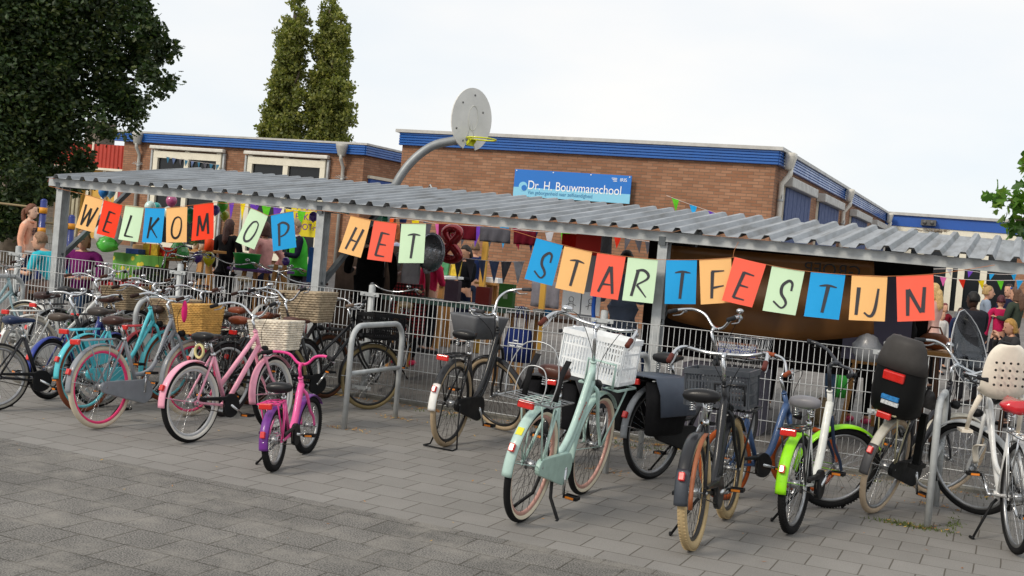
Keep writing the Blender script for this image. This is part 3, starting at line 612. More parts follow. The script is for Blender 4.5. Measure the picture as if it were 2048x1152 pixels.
    L_=spl([V((p.x,-p.y,p.z)) for p in reversed(half[1:])]+half,4)
    b=MB(sm); b.tube(L_,.0115,8); hb=b.build('handlebar',paint(P['barc']) if P.get('barc') else CHROME,root)
    b=MB(sm); b.cyl(Ht,q0,.0125,10); b.tube([q0-d*.015,q0+V((fwd*.5,0,.022)),c0+V((.03*bs_,0,0))],[.016,.015,.017],8); b.build('stem',paint(P['barc']) if P.get('barc') else CHROME,root)
    for s in(-1,1):
        e=half[-1]; f=half[-3]; mir=lambda p:V((p.x,p.y*s,p.z))
        g0=mir(e.lerp(half[-2],-.12)); g1=mir(e.lerp(half[-2],1.0) if P['bar']!='kid' else e.lerp(half[-3],.9)); b=MB(sm)
        b.tube([g0.lerp(g1,u) for u in (0,.05,.5,.95,1)],[.0145,.0175,.0165,.0175,.015],10); b.build('grip',plast(P['grip'],.7),hb)
        if P.get('lever',True):
            l0=mir(half[-3])+V((.015,0,-.01)); l1=mir(half[-2])+V((.05*1,0,-.035)); l2=mir(half[-1])+V((.045,0,-.03)); b=MB(sm); b.tube(spl([l0,l1,l2],3),[.008,.007,.0065,.006,.006,.006,.005],6); b.cyl(l0-V((.01,0,0)),l0+V((.015,0,0)),.016,8); b.build('brake_lever',BLKP if P.get('blev') else ALU,hb)
            b=MB(sm); b.tube(spl([l0,l0.lerp(c0,.4)+V((.10,0,.03)),Ht+V((.06,s*.03,.02)),Hb+V((.03,s*.02,0))],5),.0025,5); b.build('brake_cable',BLKP,hb)
    if P['bell']:
        pb=half[3]+V((0,-.03 if P['bell']!='r' else 0,.02)); pb=V((pb.x,pb.y*(-1 if P['bell']=='r' else 1),pb.z)); b=MB(sm); rr=.03 if P['bell']!='big' else .04
        b.ell(pb+V((0,0,.016)),(rr,rr,.02),14,8); b.cyl(pb-V((0,0,.01)),pb+V((0,0,.01)),.008,6); b.build('bell',CHROME if P.get('bellc','c')=='c' else BLKP,hb)
    if P['lamp']:
        lp=Hb+V((.07,0,-.0)); b=MB(sm); b.tube([lp-V((.035,0,0)),lp-V((.01,0,0)),lp+V((.025,0,0))],[.015,.03,.034],12); b.build('headlamp',CHROME if P['lamp']=='c' else BLKP,root)
        b=MB(sm); b.tube([lp+V((.0255,0,0)),lp+V((.033,0,0))],[.031,.02],12); b.build('lamp_lens',LENS,root)
    # saddle
    b=MB(); secs=[]; wide=P.get('sadw',.105); 
    for x,w_,zt,zb in ((-.135,wide*.55,.012,-.02),(-.12,wide*.93,.026,-.03),(-.08,wide,.032,-.034),(-.03,wide*.8,.026,-.026),(.03,.042,.016,-.02),(.08,.028,.014,-.018),(.125,.022,.01,-.016),(.14,.013,.002,-.01)):
        secs.append([SS+V((x,math.cos(a)*w_,.03+((zt*1.35 if math.sin(a)>=0 else -zb*1.35)*abs(math.sin(a))**.7*(1 if math.sin(a)>=0 else -1)))) for a in [2*math.pi*i/14 for i in range(14)]])
    b.loft(secs); sdl=b.build('saddle',mat('saddle_'+P['saddle'],P['saddle'],.38,0,.1,14,coat=.08,spec=.3),root)
    b=MB(); b.cyl(ST-sd*.01,SS-V((0,0,.01)),.0125,10); b.cyl(ST-sd*.02,ST+sd*.012,.02,10); b.build('seat_post',CHROME,sdl)
    b=MB()
    for s in(-1,1):
        b.tube(spl([SS+V((.11,s*.008,.015)),SS+V((.0,s*.025,-.008)),SS+V((-.1,s*.035,.0))],3),.004,5)
        if not P.get('nospring'): 
            hp=[SS+V((-.095+.016*math.cos(q*.8),s*.05+.016*math.sin(q*.8),-.012-.05+.05*q/28)) for q in range(29)]; b.tube(hp,.004,5)
    b.build('saddle_spring',CHROME,sdl)
    # drivetrain (right side)
    cc=paint(P['casec'] or P['frame']) if P['casec']!='plastic' else BLKP; ysd=-.058
    if P['case']:
        b=MB(); pts=[]; rf=.105*kr**.5; rr=.052
        dv=(BB-A); al=math.atan2(dv.z,dv.x)
        if P['case']=='full':
            for q in range(13): a=al-math.pi/2+math.pi*q/12; pts.append(BB+V((math.cos(a)*rf,0,math.sin(a)*rf)))
            for q in range(9): a=al+math.pi/2+math.pi*q/8; pts.append(A+V((math.cos(a)*rr,0,math.sin(a)*rr)))
        else:
            for q in range(17): a=al-math.pi*.75+math.pi*1.5*q/16; pts.append(BB+V((math.cos(a)*rf,0,math.sin(a)*rf)))
            pts+= [A+V((.03,0,.04)),A+V((.03,0,.018)),BB+V((-rf*.72,0,.045))]
        b.plate([p+V((0,ysd,0)) for p in pts],.032,V((0,1,0))); b.build('chain_case',cc,root,.006)
    if P['case']!='full':
        b=MB(); b.tube([BB+V((math.cos(a)*.075,ysd,math.sin(a)*.075)) for a in [2*math.pi*q/20 for q in range(20)]],.004,5,closed=True); b.tube([BB+V((0,ysd,.076)),A+V((0,ysd,.03))],.004,4); b.tube([BB+V((0,ysd,-.076)),A+V((0,ysd,-.03))],.004,4); b.build('chain',mat('chain_steel',s2l('5A554E'),.5,.8),root)
    pa=P['pedal']; cl=.165*kr
    for s,a in((-1,pa),(1,pa+math.pi)):
        e=BB+V((math.cos(a)*cl,s*.085,math.sin(a)*cl)); b=MB(); b.tube([BB+V((0,s*.07,0)),e],[.014,.009],7); b.cyl(BB+V((0,s*.03,0)),BB+V((0,s*.08,0)),.012,8); ck=b.build('crank',CHROME,root)
        b=MB(); q=e+V((0,s*.055,0)); b.box(q+V((.032,0,0)),(.014,.09,.02)); b.box(q-V((.032,0,0)),(.014,.09,.02)); b.box(q+V((0,s*.043,0)),(.07,.008,.022)); b.box(q-V((0,s*.035,0)),(.07,.01,.022)); b.cyl(e,e+V((0,s*.1,0)),.008,6); pd=b.build('pedal',BLKP,ck)
        for u in(-1,1): b=MB(); b.box(q+V((u*.041,0,0)),(.006,.055,.014)); b.build('pedal_reflector',ORL,pd)
    # stand
    if P['stand']=='single':
        b=MB(); k0=BB+V((-.06,.03,-.02)) if not P.get('rstand') else V((.03,.065,Rw-.02)); ft=V((k0.x-.10,.19+.0,.012+.19*math.tan(R(P['lean'])))); b.tube([k0,k0+V((-.01,.03,-.03)),ft],[.011,.01,.008],7); b.tube([ft+V((-.015,-.0,0)),ft+V((.03,.012,0))],.01,6); b.build('kickstand',BLKP,root)
    elif P['stand']=='double':
        b=MB(); x0=BB.x-.14
        for s in(-1,1): b.tube([(x0+.02,s*.035,BB.z-.02),(x0,s*.06,.12),(x0-.05,s*.15,.012),(x0-.10,s*.16,.012)],.011,7)
        b.build('kickstand',BLKP,root)
    elif P['stand']=='rear':
        b=MB()
        for s in(-1,1): b.tube([(0,s*.075,Rw),(-.02,s*.09,.14),(-.06,s*.12,.01)],.007,6)
        b.tube([(-.06,-.12,.01),(-.16,-.13,.01),(-.16,.13,.01),(-.06,.12,.01)],.007,6); b.tube([(-.03,-.1,.12),(-.08,0,.03),(-.03,.1,.12)],.004,5); b.build('kickstand',BLKP,root)
    # rear rack
    rz=2*Rw+.055
    if P['rack']:
        b=MB(); x0,x1=-.27*k,.12*k; rc=paint(P['rack']) if P['rack']!='chrome' else CHROME
        b.tube([(x1,-.03,rz),(x1-.04,-.065,rz),(x0,-.068,rz),(x0,.068,rz),(x1-.04,.065,rz),(x1,.03,rz),(x1+.06*k,.012,rz+.0)],.0065,7)
        for y in (-.025,.025): b.tube([(x0,y,rz),(x1,y,rz)],.0045,6)
        for x in (lerp(x0,x1,.3),lerp(x0,x1,.65)): b.tube([(x,-.066,rz),(x,.066,rz)],.0045,6)
        for s in(-1,1):
            b.tube([(x0+.06,s*.067,rz),(0,s*.064,Rw)],.006,6); b.tube([(x1-.08,s*.066,rz),(0,s*.064,Rw)],.005,6)
        rk=b.build('rear_rack',rc,root)
        if P['rear_light']:
            b=MB(); b.box((x0-.018,0,rz-.012),(.03,.1,.045)); b.build('rear_light',REDL,rk,.008)
        if P.get('carrier'): b=MB(); b.box(((x0+x1)/2,0,rz+.012),(abs(x1-x0)*.9,.13,.012)); b.build('rack_board',paint(P['rack']),rk)
    if P['front_rack'] or P['basket'] in ('crate',):
        b=MB(sm); zf=2*Rw+.06; xf=wb+.0
        b.tube([(xf-.10,-.14,zf),(xf+.24,-.14,zf),(xf+.24,.14,zf),(xf-.10,.14,zf)],.009,7,closed=True)
        for y in(-.05,.05): b.tube([(xf-.10,y,zf),(xf+.24,y,zf)],.007,6)
        for s in(-1,1): b.tube([(xf+.14,s*.12,zf),(wb,s*.066,Rw)],.007,6)
        b.tube([(xf-.10,-.1,zf),(xf-.12,-.1,zf+.17),(xf-.12,.1,zf+.17),(xf-.10,.1,zf)],.009,7)
        b.build('front_rack',paint(P.get('frc') or P['frame']),root)
    bk=P['basket']
    if bk:
        zf=2*Rw+.072; M=Matrix.Translation((Hb.x,0,0))@Matrix.Rotation(R(P['steer']),4,'Z')@Matrix.Translation((wb+.06-Hb.x,0,zf))
        l,w_,h_=P.get('bsize',(.30,.40,.27)); bc=P.get('bcol','17181A')
        off=P.get('boff',(0,0,0)); M=M@Matrix.Translation(off)
        b=MB(M)
        if bk=='crate': crate_mesh(b,0,0,l,w_,h_); bo=b.build('crate',plast(bc,.45),root)
        elif bk=='wicker': woven(b,0,h_,w_*.82,w_,l*.8,l,0,P.get('brows',12)); bo=b.build('basket',mat('wicker_'+bc,bc,.8,0,.3,18,.3,60),root)
        elif bk=='wire':
            for z in (0,h_*.33,h_*.66,h_):
                u=z/h_; a_,c_=lerp(l*.7,l,u)/2,lerp(w_*.75,w_,u)/2; b.tube([(-a_,-c_,z),(a_,-c_,z),(a_,c_,z),(-a_,c_,z)],.0035 if z<h_ else .005,5,closed=True)
            for i in range(13):
                t_=-1+2*i/12
                for s in(-1,1): b.tube([(t_*l*.35,s*w_*.375,0),(t_*l/2,s*w_/2,h_)],.002,4); b.tube([(s*l*.35,t_*w_*.375,0),(s*l/2,t_*w_/2,h_)],.002,4)
                b.tube([(t_*l*.35,-w_*.375,0),(t_*l*.35,w_*.375,0)],.002,4)
            bo=b.build('wire_basket',ALU,root)
        elif bk=='hard':
            sec=[]
            for z,u in((0,.8),(h_*.9,1),(h_,1.04),(h_,.97),(.01,.77)):
                a_,c_=l/2*u,w_/2*u; rr=.04; pts=[]
                for cx_,cy_,a0 in((a_-rr,c_-rr,0),(-a_+rr,c_-rr,90),(-a_+rr,-c_+rr,180),(a_-rr,-c_+rr,270)):
                    for q in range(5): an=R(a0+q*22.5); pts.append(V((cx_+rr*math.cos(an),cy_+rr*math.sin(an),z)))
                sec.append(pts)
            b.loft(sec); bo=b.build('crate',plast(bc,.5),root)
        if P.get('bfill'):
            b=MB(M); rnd=random.Random(3); b.box((0,0,h_*.55),(l*.8,w_*.75,h_*.75)); b.build('basket_contents',cloth(P['bfill']),bo,.03)
    info=dict(root=root,A=A,BB=BB,ST=ST,SS=SS,Hb=Hb,Ht=Ht,sm=sm,rz=rz,wb=wb,R=Rw,d=d,c0=c0,half=half)
    for e in P['extra']: e(info)
    return root
def child_seat_rear(I):
    r=I['root']; z=I['rz']-.02; x=-.08
    b=MB()
    def sec(zz,cx,dx,w_,): return [V((cx+dx*math.cos(a)*(1 if math.cos(a)<0 else .55),w_*math.copysign(abs(math.sin(a))**.6,math.sin(a)),zz)) for a in [2*math.pi*i/18 for i in range(18)]]
    b.loft([sec(z,x+.02,.17,.12),sec(z+.04,x,.2,.165),sec(z+.15,x-.05,.15,.18),sec(z+.3,x-.09,.12,.178),sec(z+.4,x-.115,.1,.165),sec(z+.5,x-.135,.085,.135),sec(z+.545,x-.14,.06,.10)])
    sh_=b.build('child_seat',plast('0E0F10',.45),r)
    b=MB(); b.loft([sec(z+.33,x-.1,.122,.181),sec(z+.41,x-.118,.105,.169),sec(z+.51,x-.138,.09,.14),sec(z+.555,x-.142,.064,.104)]); b.build('seat_back_panel',plast('3E3C3B',.6),sh_)
    for s in(-1,1):
        b=MB(); b.loft([[V((xx,s*(.13+o),zz)) for xx,o,zz in ((x+.08,0,z+.1),(x+.30,0,z+.06),(x+.32,.03,z+.09),(x+.1,.05,z+.22),(x+.0,.05,z+.24))],[V((xx,s*(.115+o),zz)) for xx,o,zz in ((x+.08,0,z+.1),(x+.30,0,z+.06),(x+.32,.03,z+.09),(x+.1,.05,z+.22),(x+.0,.05,z+.24))]]); b.build('side_wing',plast('3F3D3D',.55),sh_)
        b=MB(); b.bar((x+.12,s*.15,z+.05),(x+.2,s*.16,z-.32),.05,.03); b.box((x+.22,s*.16,z-.33),(.16,.07,.03)); b.build('foot_rest',plast('0E0F10',.45),sh_)
    b=MB(); b.box((x-.20,0,z+.285),(.05,.15,.065),Matrix.Rotation(R(-12),3,'Y')); b.build('rear_reflector',REDL,sh_,.008)
    b=MB(); b.box((x-.203,-.01,z+.135),(.02,.12,.028),Matrix.Rotation(R(-10),3,'Y')); b.build('blue_sticker',mat('sticker_blue',s2l('2F7FC0'),.5,0,.4,60),sh_)
    b=MB(); b.box((x-.198,-.015,z+.1),(.02,.12,.026),Matrix.Rotation(R(-10),3,'Y')); b.build('white_sticker',mat('sticker_white',s2l('C8CDD0'),.5,0,.4,80),sh_)
    b=MB(); b.tube([(x-.1,0,z+.02),(.02,0,z-.1),(.14,0,z-.18),I['ST']],.011,8); b.build('seat_bracket',BLKP,sh_)
def acryl(nt,b,NN,LL):
    t=NN('ShaderNodeBsdfTransparent'); t.inputs[0].default_value=(.93,.94,.95,1); g=NN('ShaderNodeBsdfGlossy'); g.inputs['Roughness'].default_value=.06; g.inputs[0].default_value=(.8,.85,.9,1); mx=NN('ShaderNodeMixShader'); mx.inputs[0].default_value=.045; LL(t.outputs[0],mx.inputs[1]); LL(g.outputs[0],mx.inputs[2]); LL(mx.outputs[0],nt.nodes['Material Output'].inputs[0])
def windscreen(I):
    sm_=I['sm']; c=I['c0']; b=MB(sm_); secs=[]; W=plast('202124')
    for j in range(9):
        t=j/8; z=-.12+t*.56; x=.08-.10*t*t+.12*t; hw=.19*(1-(max(0,t-.45)/.55)**2.2*.85) if t>.45 else .10+.09*min(1,t/.3)
        secs.append([c+V((x+.06*(1-(u*u)),u*hw,z)) for u in [-1+2*i/10 for i in range(11)]])
    n=11; vs=[p for s in secs for p in s]; fs=[(i*n+k,i*n+k+1,(i+1)*n+k+1,(i+1)*n+k) for i in range(8) for k in range(n-1)]
    b.add(vs,fs); m=node_mat('clear_acrylic',acryl,.1); o=b.build('windscreen',m,I['root']); so_=o.modifiers.new('s','SOLIDIFY'); so_.thickness=.003
    b=MB(sm_); ed=[s[0] for s in secs]+[s[-1] for s in reversed(secs)]; b.tube(ed,.004,5); b.build('screen_edge',mat('acrylic_edge',(.55,.57,.6),.2,alpha=.75),o)
    b=MB(sm_); b.tube([c,c+V((.09,0,.02))],.014,8); b.tube([c+V((-.14,0,.05)),c+V((-.16,.08,.09)),c+V((-.16,.09,.17)),c+V((-.15,.0,.21)),c+V((-.16,-.09,.17)),c+V((-.16,-.08,.09))],.011,7,closed=True); b.build('grip_loop',plast('202124'),I['root'])
def white_front_seat(I):
    c=I['Ht']+V((-.26,0,.0)); r=I['root']; b=MB(); P_=plast('E6DDCE',.45); secs=[]
    for x,z,w_ in ((.13,.0,.08),(.1,-.01,.12),(.0,-.015,.14),(-.08,.0,.15),(-.12,.06,.155),(-.15,.17,.15),(-.175,.28,.13),(-.19,.34,.09),(-.193,.36,.05)):
        secs.append([c+V((x+(.06*abs(u)**2.5),u*w_,z+(.05*abs(u)**3 if x>-.1 else 0))) for u in [-1+2*i/12 for i in range(13)]])
    n=13; fs=[(i*n+k,i*n+k+1,(i+1)*n+k+1,(i+1)*n+k) for i in range(len(secs)-1) for k in range(n-1)]
    b.add([p for s in secs for p in s],fs); o=b.build('child_seat',P_,r); so_=o.modifiers.new('s','SOLIDIFY'); so_.thickness=.022; so_.offset=0; o.modifiers.new('ss','SUBSURF').levels=1
    b=MB()
    for i in range(5):
        for j in range(4): b=MB(); q=c+V((-.165-.012*j,(-.09+.045*i),.09+.05*j)); b.ell(q+V((-.004,0,0)),(.008,.009,.009),8,5); b.build('vent_hole',plast('2A2826'),o)
    for s in(-1,1):
        b=MB(); b.tube([c+V((.0,s*.13,-.01)),c+V((.1,s*.16,-.14)),c+V((.16,s*.17,-.26))],[.02,.016,.014],8); b.box(c+V((.2,s*.17,-.27)),(.15,.075,.02)); b.build('leg_guard',P_,o)
    b=MB(); b.tube([c+V((0,0,-.02)),c+V((.12,0,-.06)),I['Ht']],.014,8); b.build('seat_bracket',BLKP,o)
def foot_straps(I):
    r=I['root']; b=MB(); b.tube(spl([V((.34,.14,.62)),V((.44,.16,.60)),V((.5,.15,.55)),V((.54,.13,.47))],4),.02,6,sq=.3); b.build('foot_strap',plast('D5CFC2'),r)
def panniers(colr,flap):
    def f(I):
        r=I['root']; rz=I['rz']; m=cloth(colr)
        for s in(-1,1):
            b=MB(); secs=[]
            for z,dx,dy in ((rz-.40,.155,.05),(rz-.38,.18,.07),(rz-.2,.2,.085),(rz-.03,.2,.075),(rz-.01,.185,.055)):
                cx=-.08; cy=s*(.085+dy); secs.append([V((cx+dx*math.copysign(abs(math.cos(a))**.45,math.cos(a)),cy+dy*math.copysign(abs(math.sin(a))**.6,math.sin(a))*(1+.12*math.sin(5*a+z*20)),z)) for a in [2*math.pi*i/20 for i in range(20)]])
            b.loft(secs); o=b.build('pannier',m,r)
            b=MB(); b.box((-.08,s*.265,rz-.2),(.36,.004,.02)); b.build('reflective_strip',mat('reflective_tape',s2l('B9BBBB'),.4),o)
        b=MB(); pts=[]
        prof=[(-.285,-.26),(-.27,-.1),(-.22,.01),(-.1,.018),(0,.02),(.1,.018),(.22,.01),(.27,-.1),(.285,-.26)]
        b.loft([[V((x,y,rz+z+.02)) for y,z in prof]+[V((x,y*.98,rz+z+.014)) for y,z in reversed(prof)] for x in(-.3,-.15,0,.13)]); b.build('pannier_flap',mat('flap_'+flap,s2l(flap),.55,0,.1,5),r)
    return f
def skirt_guard(colr):
    def f(I):
        for s in(-1,1):
            b=MB(); Rw=I['R']; pts=[V((math.cos(a)*(Rw-.02),s*.058,Rw+math.sin(a)*(Rw-.02))) for a in [R(20+90*i/10) for i in range(11)]]; pts.append(V((.03,s*.058,Rw+.06)))
            b.plate(pts,.004,V((0,1,0))); b.build('skirt_guard',paint(colr),I['root'])
    return f
def mudflap(I):
    b=MB(); Rw=I['R']; pts=[]
    for j in range(10):
        a=R(98+j*9.5); r=Rw+.03+.004*j
        pts.append([V((math.cos(a)*r+.0,y+.0,Rw+math.sin(a)*r)) for y in(-.08,-.055)])
    vs=[p for q in pts for p in q]; b.add(vs,[(2*i,2*i+1,2*i+3,2*i+2) for i in range(9)]); o=b.build('leather_strap',mat('tan_leather',s2l('8A4E2C'),.55,0,.15,12),I['root']); s=o.modifiers.new('s','SOLIDIFY'); s.thickness=.006
def wire_seat(I):
    b=MB(); z=I['rz']+.01
    for y,h,w_ in((0,.34,.12),(0,.2,.07)):
        b.tube(spl([(-.26,-w_*1.2,z),(-.24,-w_*1.3,z+h*.5),(-.22,-w_*.7,z+h*.95),(-.22,w_*.7,z+h*.95),(-.24,w_*1.3,z+h*.5),(-.26,w_*1.2,z)],5),.004,6)
    b.tube([(-.3,-.17,z),(.05,-.17,z),(.05,.17,z),(-.3,.17,z)],.005,6,closed=True)
    for k_ in range(5): x=-.26+k_*.07; b.tube([(x,-.17,z),(x,.17,z)],.003,5)
    b.build('wire_backrest',ALU,I['root'])
    for s in(-1,1):
        b=MB(); b.loft([[V((x,s*.1+u,zz)) for u in(-.018,.018)]+[V((x+.006,s*.1+u,zz)) for u in(.018,-.018)] for x,zz in((-.08,z),(-.06,z+.15),(.02,z+.24))]); b.build('strap',cloth('1E1E20'),I['root'])
def letters_on_tube(txt):
    return None
def mk_text(name,txt,size,M,m,parent,ext=.0006,align='CENTER',shear=0):
    cu=bpy.data.curves.new(name,'FONT'); cu.body=txt; cu.size=size; cu.extrude=ext; cu.align_x=align; cu.align_y='CENTER'; cu.shear=shear
    t=bpy.data.objects.new(name,cu); col.objects.link(t); dg=bpy.context.evaluated_depsgraph_get(); me=bpy.data.meshes.new_from_object(t.evaluated_get(dg)); bpy.data.objects.remove(t)
    me.materials.clear(); me.materials.append(m); o=bpy.data.objects.new(name,me); col.objects.link(o); me.transform(M)
    if parent: o.parent=parent
    return o
def tube_text(txt,c,size=.045):
    def f(I):
        a=I['BB']+V((.02,0,.03)); lo=I['Hb']+I['d']*.03; p=a.lerp(lo,.62); u=(lo-a).normalized(); n=V((0,-1,0)); v=n.cross(u)
        M=Matrix(((u.x,v.x,n.x,p.x),(u.y,v.y,n.y,p.y-.0225),(u.z,v.z,n.z,p.z),(0,0,0,1))); mk_text('frame_lettering',txt,size,M,plast(c),I['root'],.001,shear=.25)
    return f
def yellow_sticker(I):
    a=R(140); b=MB(); c=V((math.cos(a)*(I['R']+.021),0,I['R']+math.sin(a)*(I['R']+.021))); b.box(c,(.004,.04,.05),Matrix.Rotation(-a,3,'Y')); b.build('yellow_sticker',mat('yellow_sticker',s2l('D8D22A'),.5),I['root'])
def flower_basket(I): pass
def pink_tassel(I):
    b=MB(I['sm']); c=I['half'][5]; c=V((c.x,-c.y,c.z)); b.ell(c+V((0,-.02,-.12)),(.03,.02,.1),10,8); b.build('pink_helmet_cover',plast('D6246E'),I['root'])
def lock_tube(I):
    b=MB(); p=I['SS']+V((-.12,0,-.09)); b.tube([p+V((math.cos(a)*.0,math.cos(a)*.045,math.sin(a)*.055)) for a in [2*math.pi*i/14 for i in range(14)]],.012,7,closed=True); b.build('cable_lock',plast('C9C08A'),I['root'])
def red_cover(I):
    c=I['SS']+V((0,0,.04)); b=MB(); rnd=random.Random(6); secs=[]
    for x,w_ in ((-.155,.06),(-.14,.105),(-.09,.12),(-.03,.105),(.04,.06),(.1,.045),(.15,.038),(.165,.02)):
        secs.append([c+V((x,math.cos(a)*w_*(1+.06*rnd.uniform(-1,1)),(.034 if math.sin(a)>0 else .05)*math.sin(a)*(1+.15*rnd.uniform(-1,1)))) for a in [2*math.pi*i/16 for i in range(16)]])
    b.loft(secs); b.build('saddle_cover',mat('red_vinyl',s2l('C31F2A'),.18,0,.1,8,.5,14,coat=.7),I['root'])
BR='2E1D17'
G0='bicycles parked in front of the fence'
def P2(x,y): p=gz(x,y); return (p.x,p.y,0)
bike('b','mint green city bicycle with big white plastic crate and whitewall tyres',P2(1042,1043),89.5,G0,frame='AEC9C1',style='swan',bt=.02,tyre='1A1A1B',side='DDD3BC',rim='B98C80',spoke='black',case='full',casec='A3C0B6',saddle='4A2519',grip='5A2C22',bar='opa',bh=.24,stand='double',rack='AEC9C1',basket='crate',bsize=(.31,.44,.31),bcol='E9ECEE',boff=(.02,.1,.01),S=1.13,wb=1.03,steer=-2,extra=(wire_seat,tube_text('ALUSTAR','B5503C',.035),yellow_sticker),bell='big',lean=-6,pedal=-1.5,tw=.022,staycol=1)
bike('b','black bicycle with tan tyres, grey crate in front and leather strap on its rear mudguard',P2(1385,1099),91.5,G0,frame='1A1B1F',style='mono',tyre='B59F78',spoke='black',rim='202022',case='half',casec='131416',saddle='141416',grip='5A2C26',bar='opa',bh=.2,S=1.1,wb=1.0,R=.335,tw=.027,basket='crate',bsize=(.30,.42,.25),bcol='4A4E54',boff=(-.02,.09,0),rack=None,seat_h=.02,extra=(mudflap,),steer=-2,lean=3,pedal=.0,knob=True,bell=False,front_rack=True,sadw=.118,fender_tip='3A3F47')
bike('b','white and lime green child bicycle with lime mudguards and grey saddle',P2(1583,1066),84,G0,frame='DADCD6',style='mono',fork='2B3A55',tyre='19191A',S=1.12,R=.31,wb=.95,fender='8FDB12',case='half',casec='plastic',saddle='77767A',grip='202226',bar='flat',barc='2A2D33',bh=.2,steer=-50,rack='2A2C2E',knob=True,lean=1,pedal=.5,bell=False,tw=.024,lamp=False,staycol=1,blev=1,rear_light=True)
bike('b','city bicycle with black child seat on the rear rack and cream tyres',P2(1745,1026),73,G0,frame='26272C',style='twin',tyre='B7A48C',fender='B9B5A8',fender_tip='4A4A4C',case='full',casec='plastic',rack='B0A98A',saddle='1A1512',extra=(child_seat_rear,),steer=-32,bar='city',grip='2A2B2E',S=1.12,wb=1.1,lean=-10,pedal=-1.1,rstand=1)
bike('b','white bicycle with glossy red saddle cover, white front child seat and clear windscreen',(.14,8.95,0),105,G0,frame='DCDDDC',style='loop',fender='A9ACAD',tyre='1B1B1C',side='1B1B1C',case='half',casec='plastic',rack='chrome',saddle='B51E28',extra=(windscreen,white_front_seat,foot_straps,red_cover),steer=46,bar='city',grip='26282C',S=1.12,wb=1.08,lean=2,pedal=-2.4,bell=False,blev=1)
bike('b','black bicycle with grey front crate, white rear mudguard end and double leg stand',P2(893,893),91,G0,frame='17181B',style='swan',bt=.019,tyre='A8957A',rim='17181A',spoke='black',case='full',casec='plastic',saddle='111113',grip='3C3C3F',bar='cruiser',bh=.13,steer=72,stand='rear',rack='17181B',basket='hard',bsize=(.34,.44,.2),bcol='6A6C70',fender_tip='E8E8E4',lean=-2,pedal=-1.0,bell=False,lamp=False,S=1.11,wb=1.04,boff=(-.02,0,.05))
bike('b','small pink and purple child bicycle with knobbly tyres',P2(548,942),106,G0,frame='E05A9A',style='mono',tyre='1B1B1C',R=.235,wb=.80,fender='6B2C86',case='half',casec='plastic',saddle='18181A',grip='1A1A1C',bar='kid',barc='E0408A',bh=.1,steer=-8,rack='E0408A',knob=True,lean=4,pedal=-.2,bell=False,tw=.024,head=.1,seat_h=-.03,lamp=False,fa=190,h=.95,nospring=1)
bike('b','pale pink cruiser bicycle with white rims, black saddle and whitewashed wicker basket',P2(380,885),86,G0,frame='E79FB4',style='twin',tyre='1A1A1B',side='D2CFC6',rim='B5B7B9',tw=.026,case='half',casec='plastic',saddle='151517',grip='1C1C1E',bar='cruiser',bh=.12,steer=8,rack=None,basket='wicker',bsize=(.28,.42,.25),bcol='DCD3C2',extra=(lock_tube,),lean=4,wb=1.05,R=.33,pedal=-.6,reflect=False,bell=False,staycol=1,bt=.022)
bike('b','grey bicycle with pink rims, cream tyres and golden seagrass basket',P2(200,857),88,G0,frame='83878D',style='loop',bt=.02,tyre='C9BCA6',rim='E43A72',case='full',casec='7C8187',saddle='3A211B',grip=BR,bar='city',bh=.13,steer=-6,rack='83878D',basket='wicker',bsize=(.28,.4,.27),bcol='C79B52',brows=16,extra=(tube_text('SPIRIT','1A1B1E',.085),pink_tassel),lean=5,pedal=1.5)
bike('b','turquoise bicycle with brown tyres and wicker basket holding a salmon crate',P2(168,824),91,G0,frame='55BFCB',style='loop',bt=.02,tyre='7A4630',side='7A4630',rim='62C3CD',case='full',casec='4DB7C4',saddle='3A3430',grip=BR,bar='city',bh=.14,steer=-4,rack='4DBBD0',basket='wicker',bsize=(.3,.42,.24),bcol='A89478',bfill='E8634E',extra=(skirt_guard('4DB7C4'),),lean=3,staycol=1)
bike('b','white bicycle with brown saddle and dark wicker basket near the left hoop rack',(-9.15,8.85,0),82,G0,frame='D9D9D4',style='twin',bt=.019,tyre='B9B3A6',fender='DAD9D4',case='full',casec='CFCFCA',saddle='33211F',grip='4A2F26',bar='city',bh=.15,rack='D5D5D0',basket='wicker',bsize=(.3,.42,.25),bcol='8C7B62',brows=10,lean=4)
bike('b','black child bicycle with dark blue saddle cut by the left edge',P2(-12,822),70,G0,frame='16171C',style='mono',tyre='1C1C1D',side='8A877F',R=.3,wb=.96,case='half',casec='plastic',saddle='1C2A4A',grip='1A1A1C',bar='flat',bh=.2,steer=10,rack=None,lean=3,pedal=-.5,reflect=True,fender=False,bell=False)
bike('b','blue child bicycle with red reflectors behind the turquoise bicycle',(-8.35,8.35,0),95,G0,frame='1E2C70',style='mono',tyre='1C1C1D',R=.29,wb=.92,fender='24388E',case='half',casec='plastic',saddle='4A4038',grip='1A1A1C',bar='flat',rack=None,lean=3)
q=gz(46,722); bike('b','pale grey blue bicycle with cream lined wheel at the far left rack',(q.x-1.05,q.y-.35,0),18,G0,frame='8FA9AE',style='loop',tyre='2A2A2B',side='B5AA90',fender='D9D9D4',case='full',saddle='1A1512',grip=BR,steer=-10,lean=2,rack='8FA9AE',reflect=True)
bike('b','red bicycle with white dress guard standing between turquoise and wicker basket bicycles',(-7.75,8.95,0),88,G0,frame='8E1F28',style='loop',tyre='2A2A2B',fender='8E1F28',case='full',casec='D9D4CE',saddle='3A2A22',grip='4A2F26',rack='A8242C',extra=(skirt_guard('DDD8D2'),),lean=3)
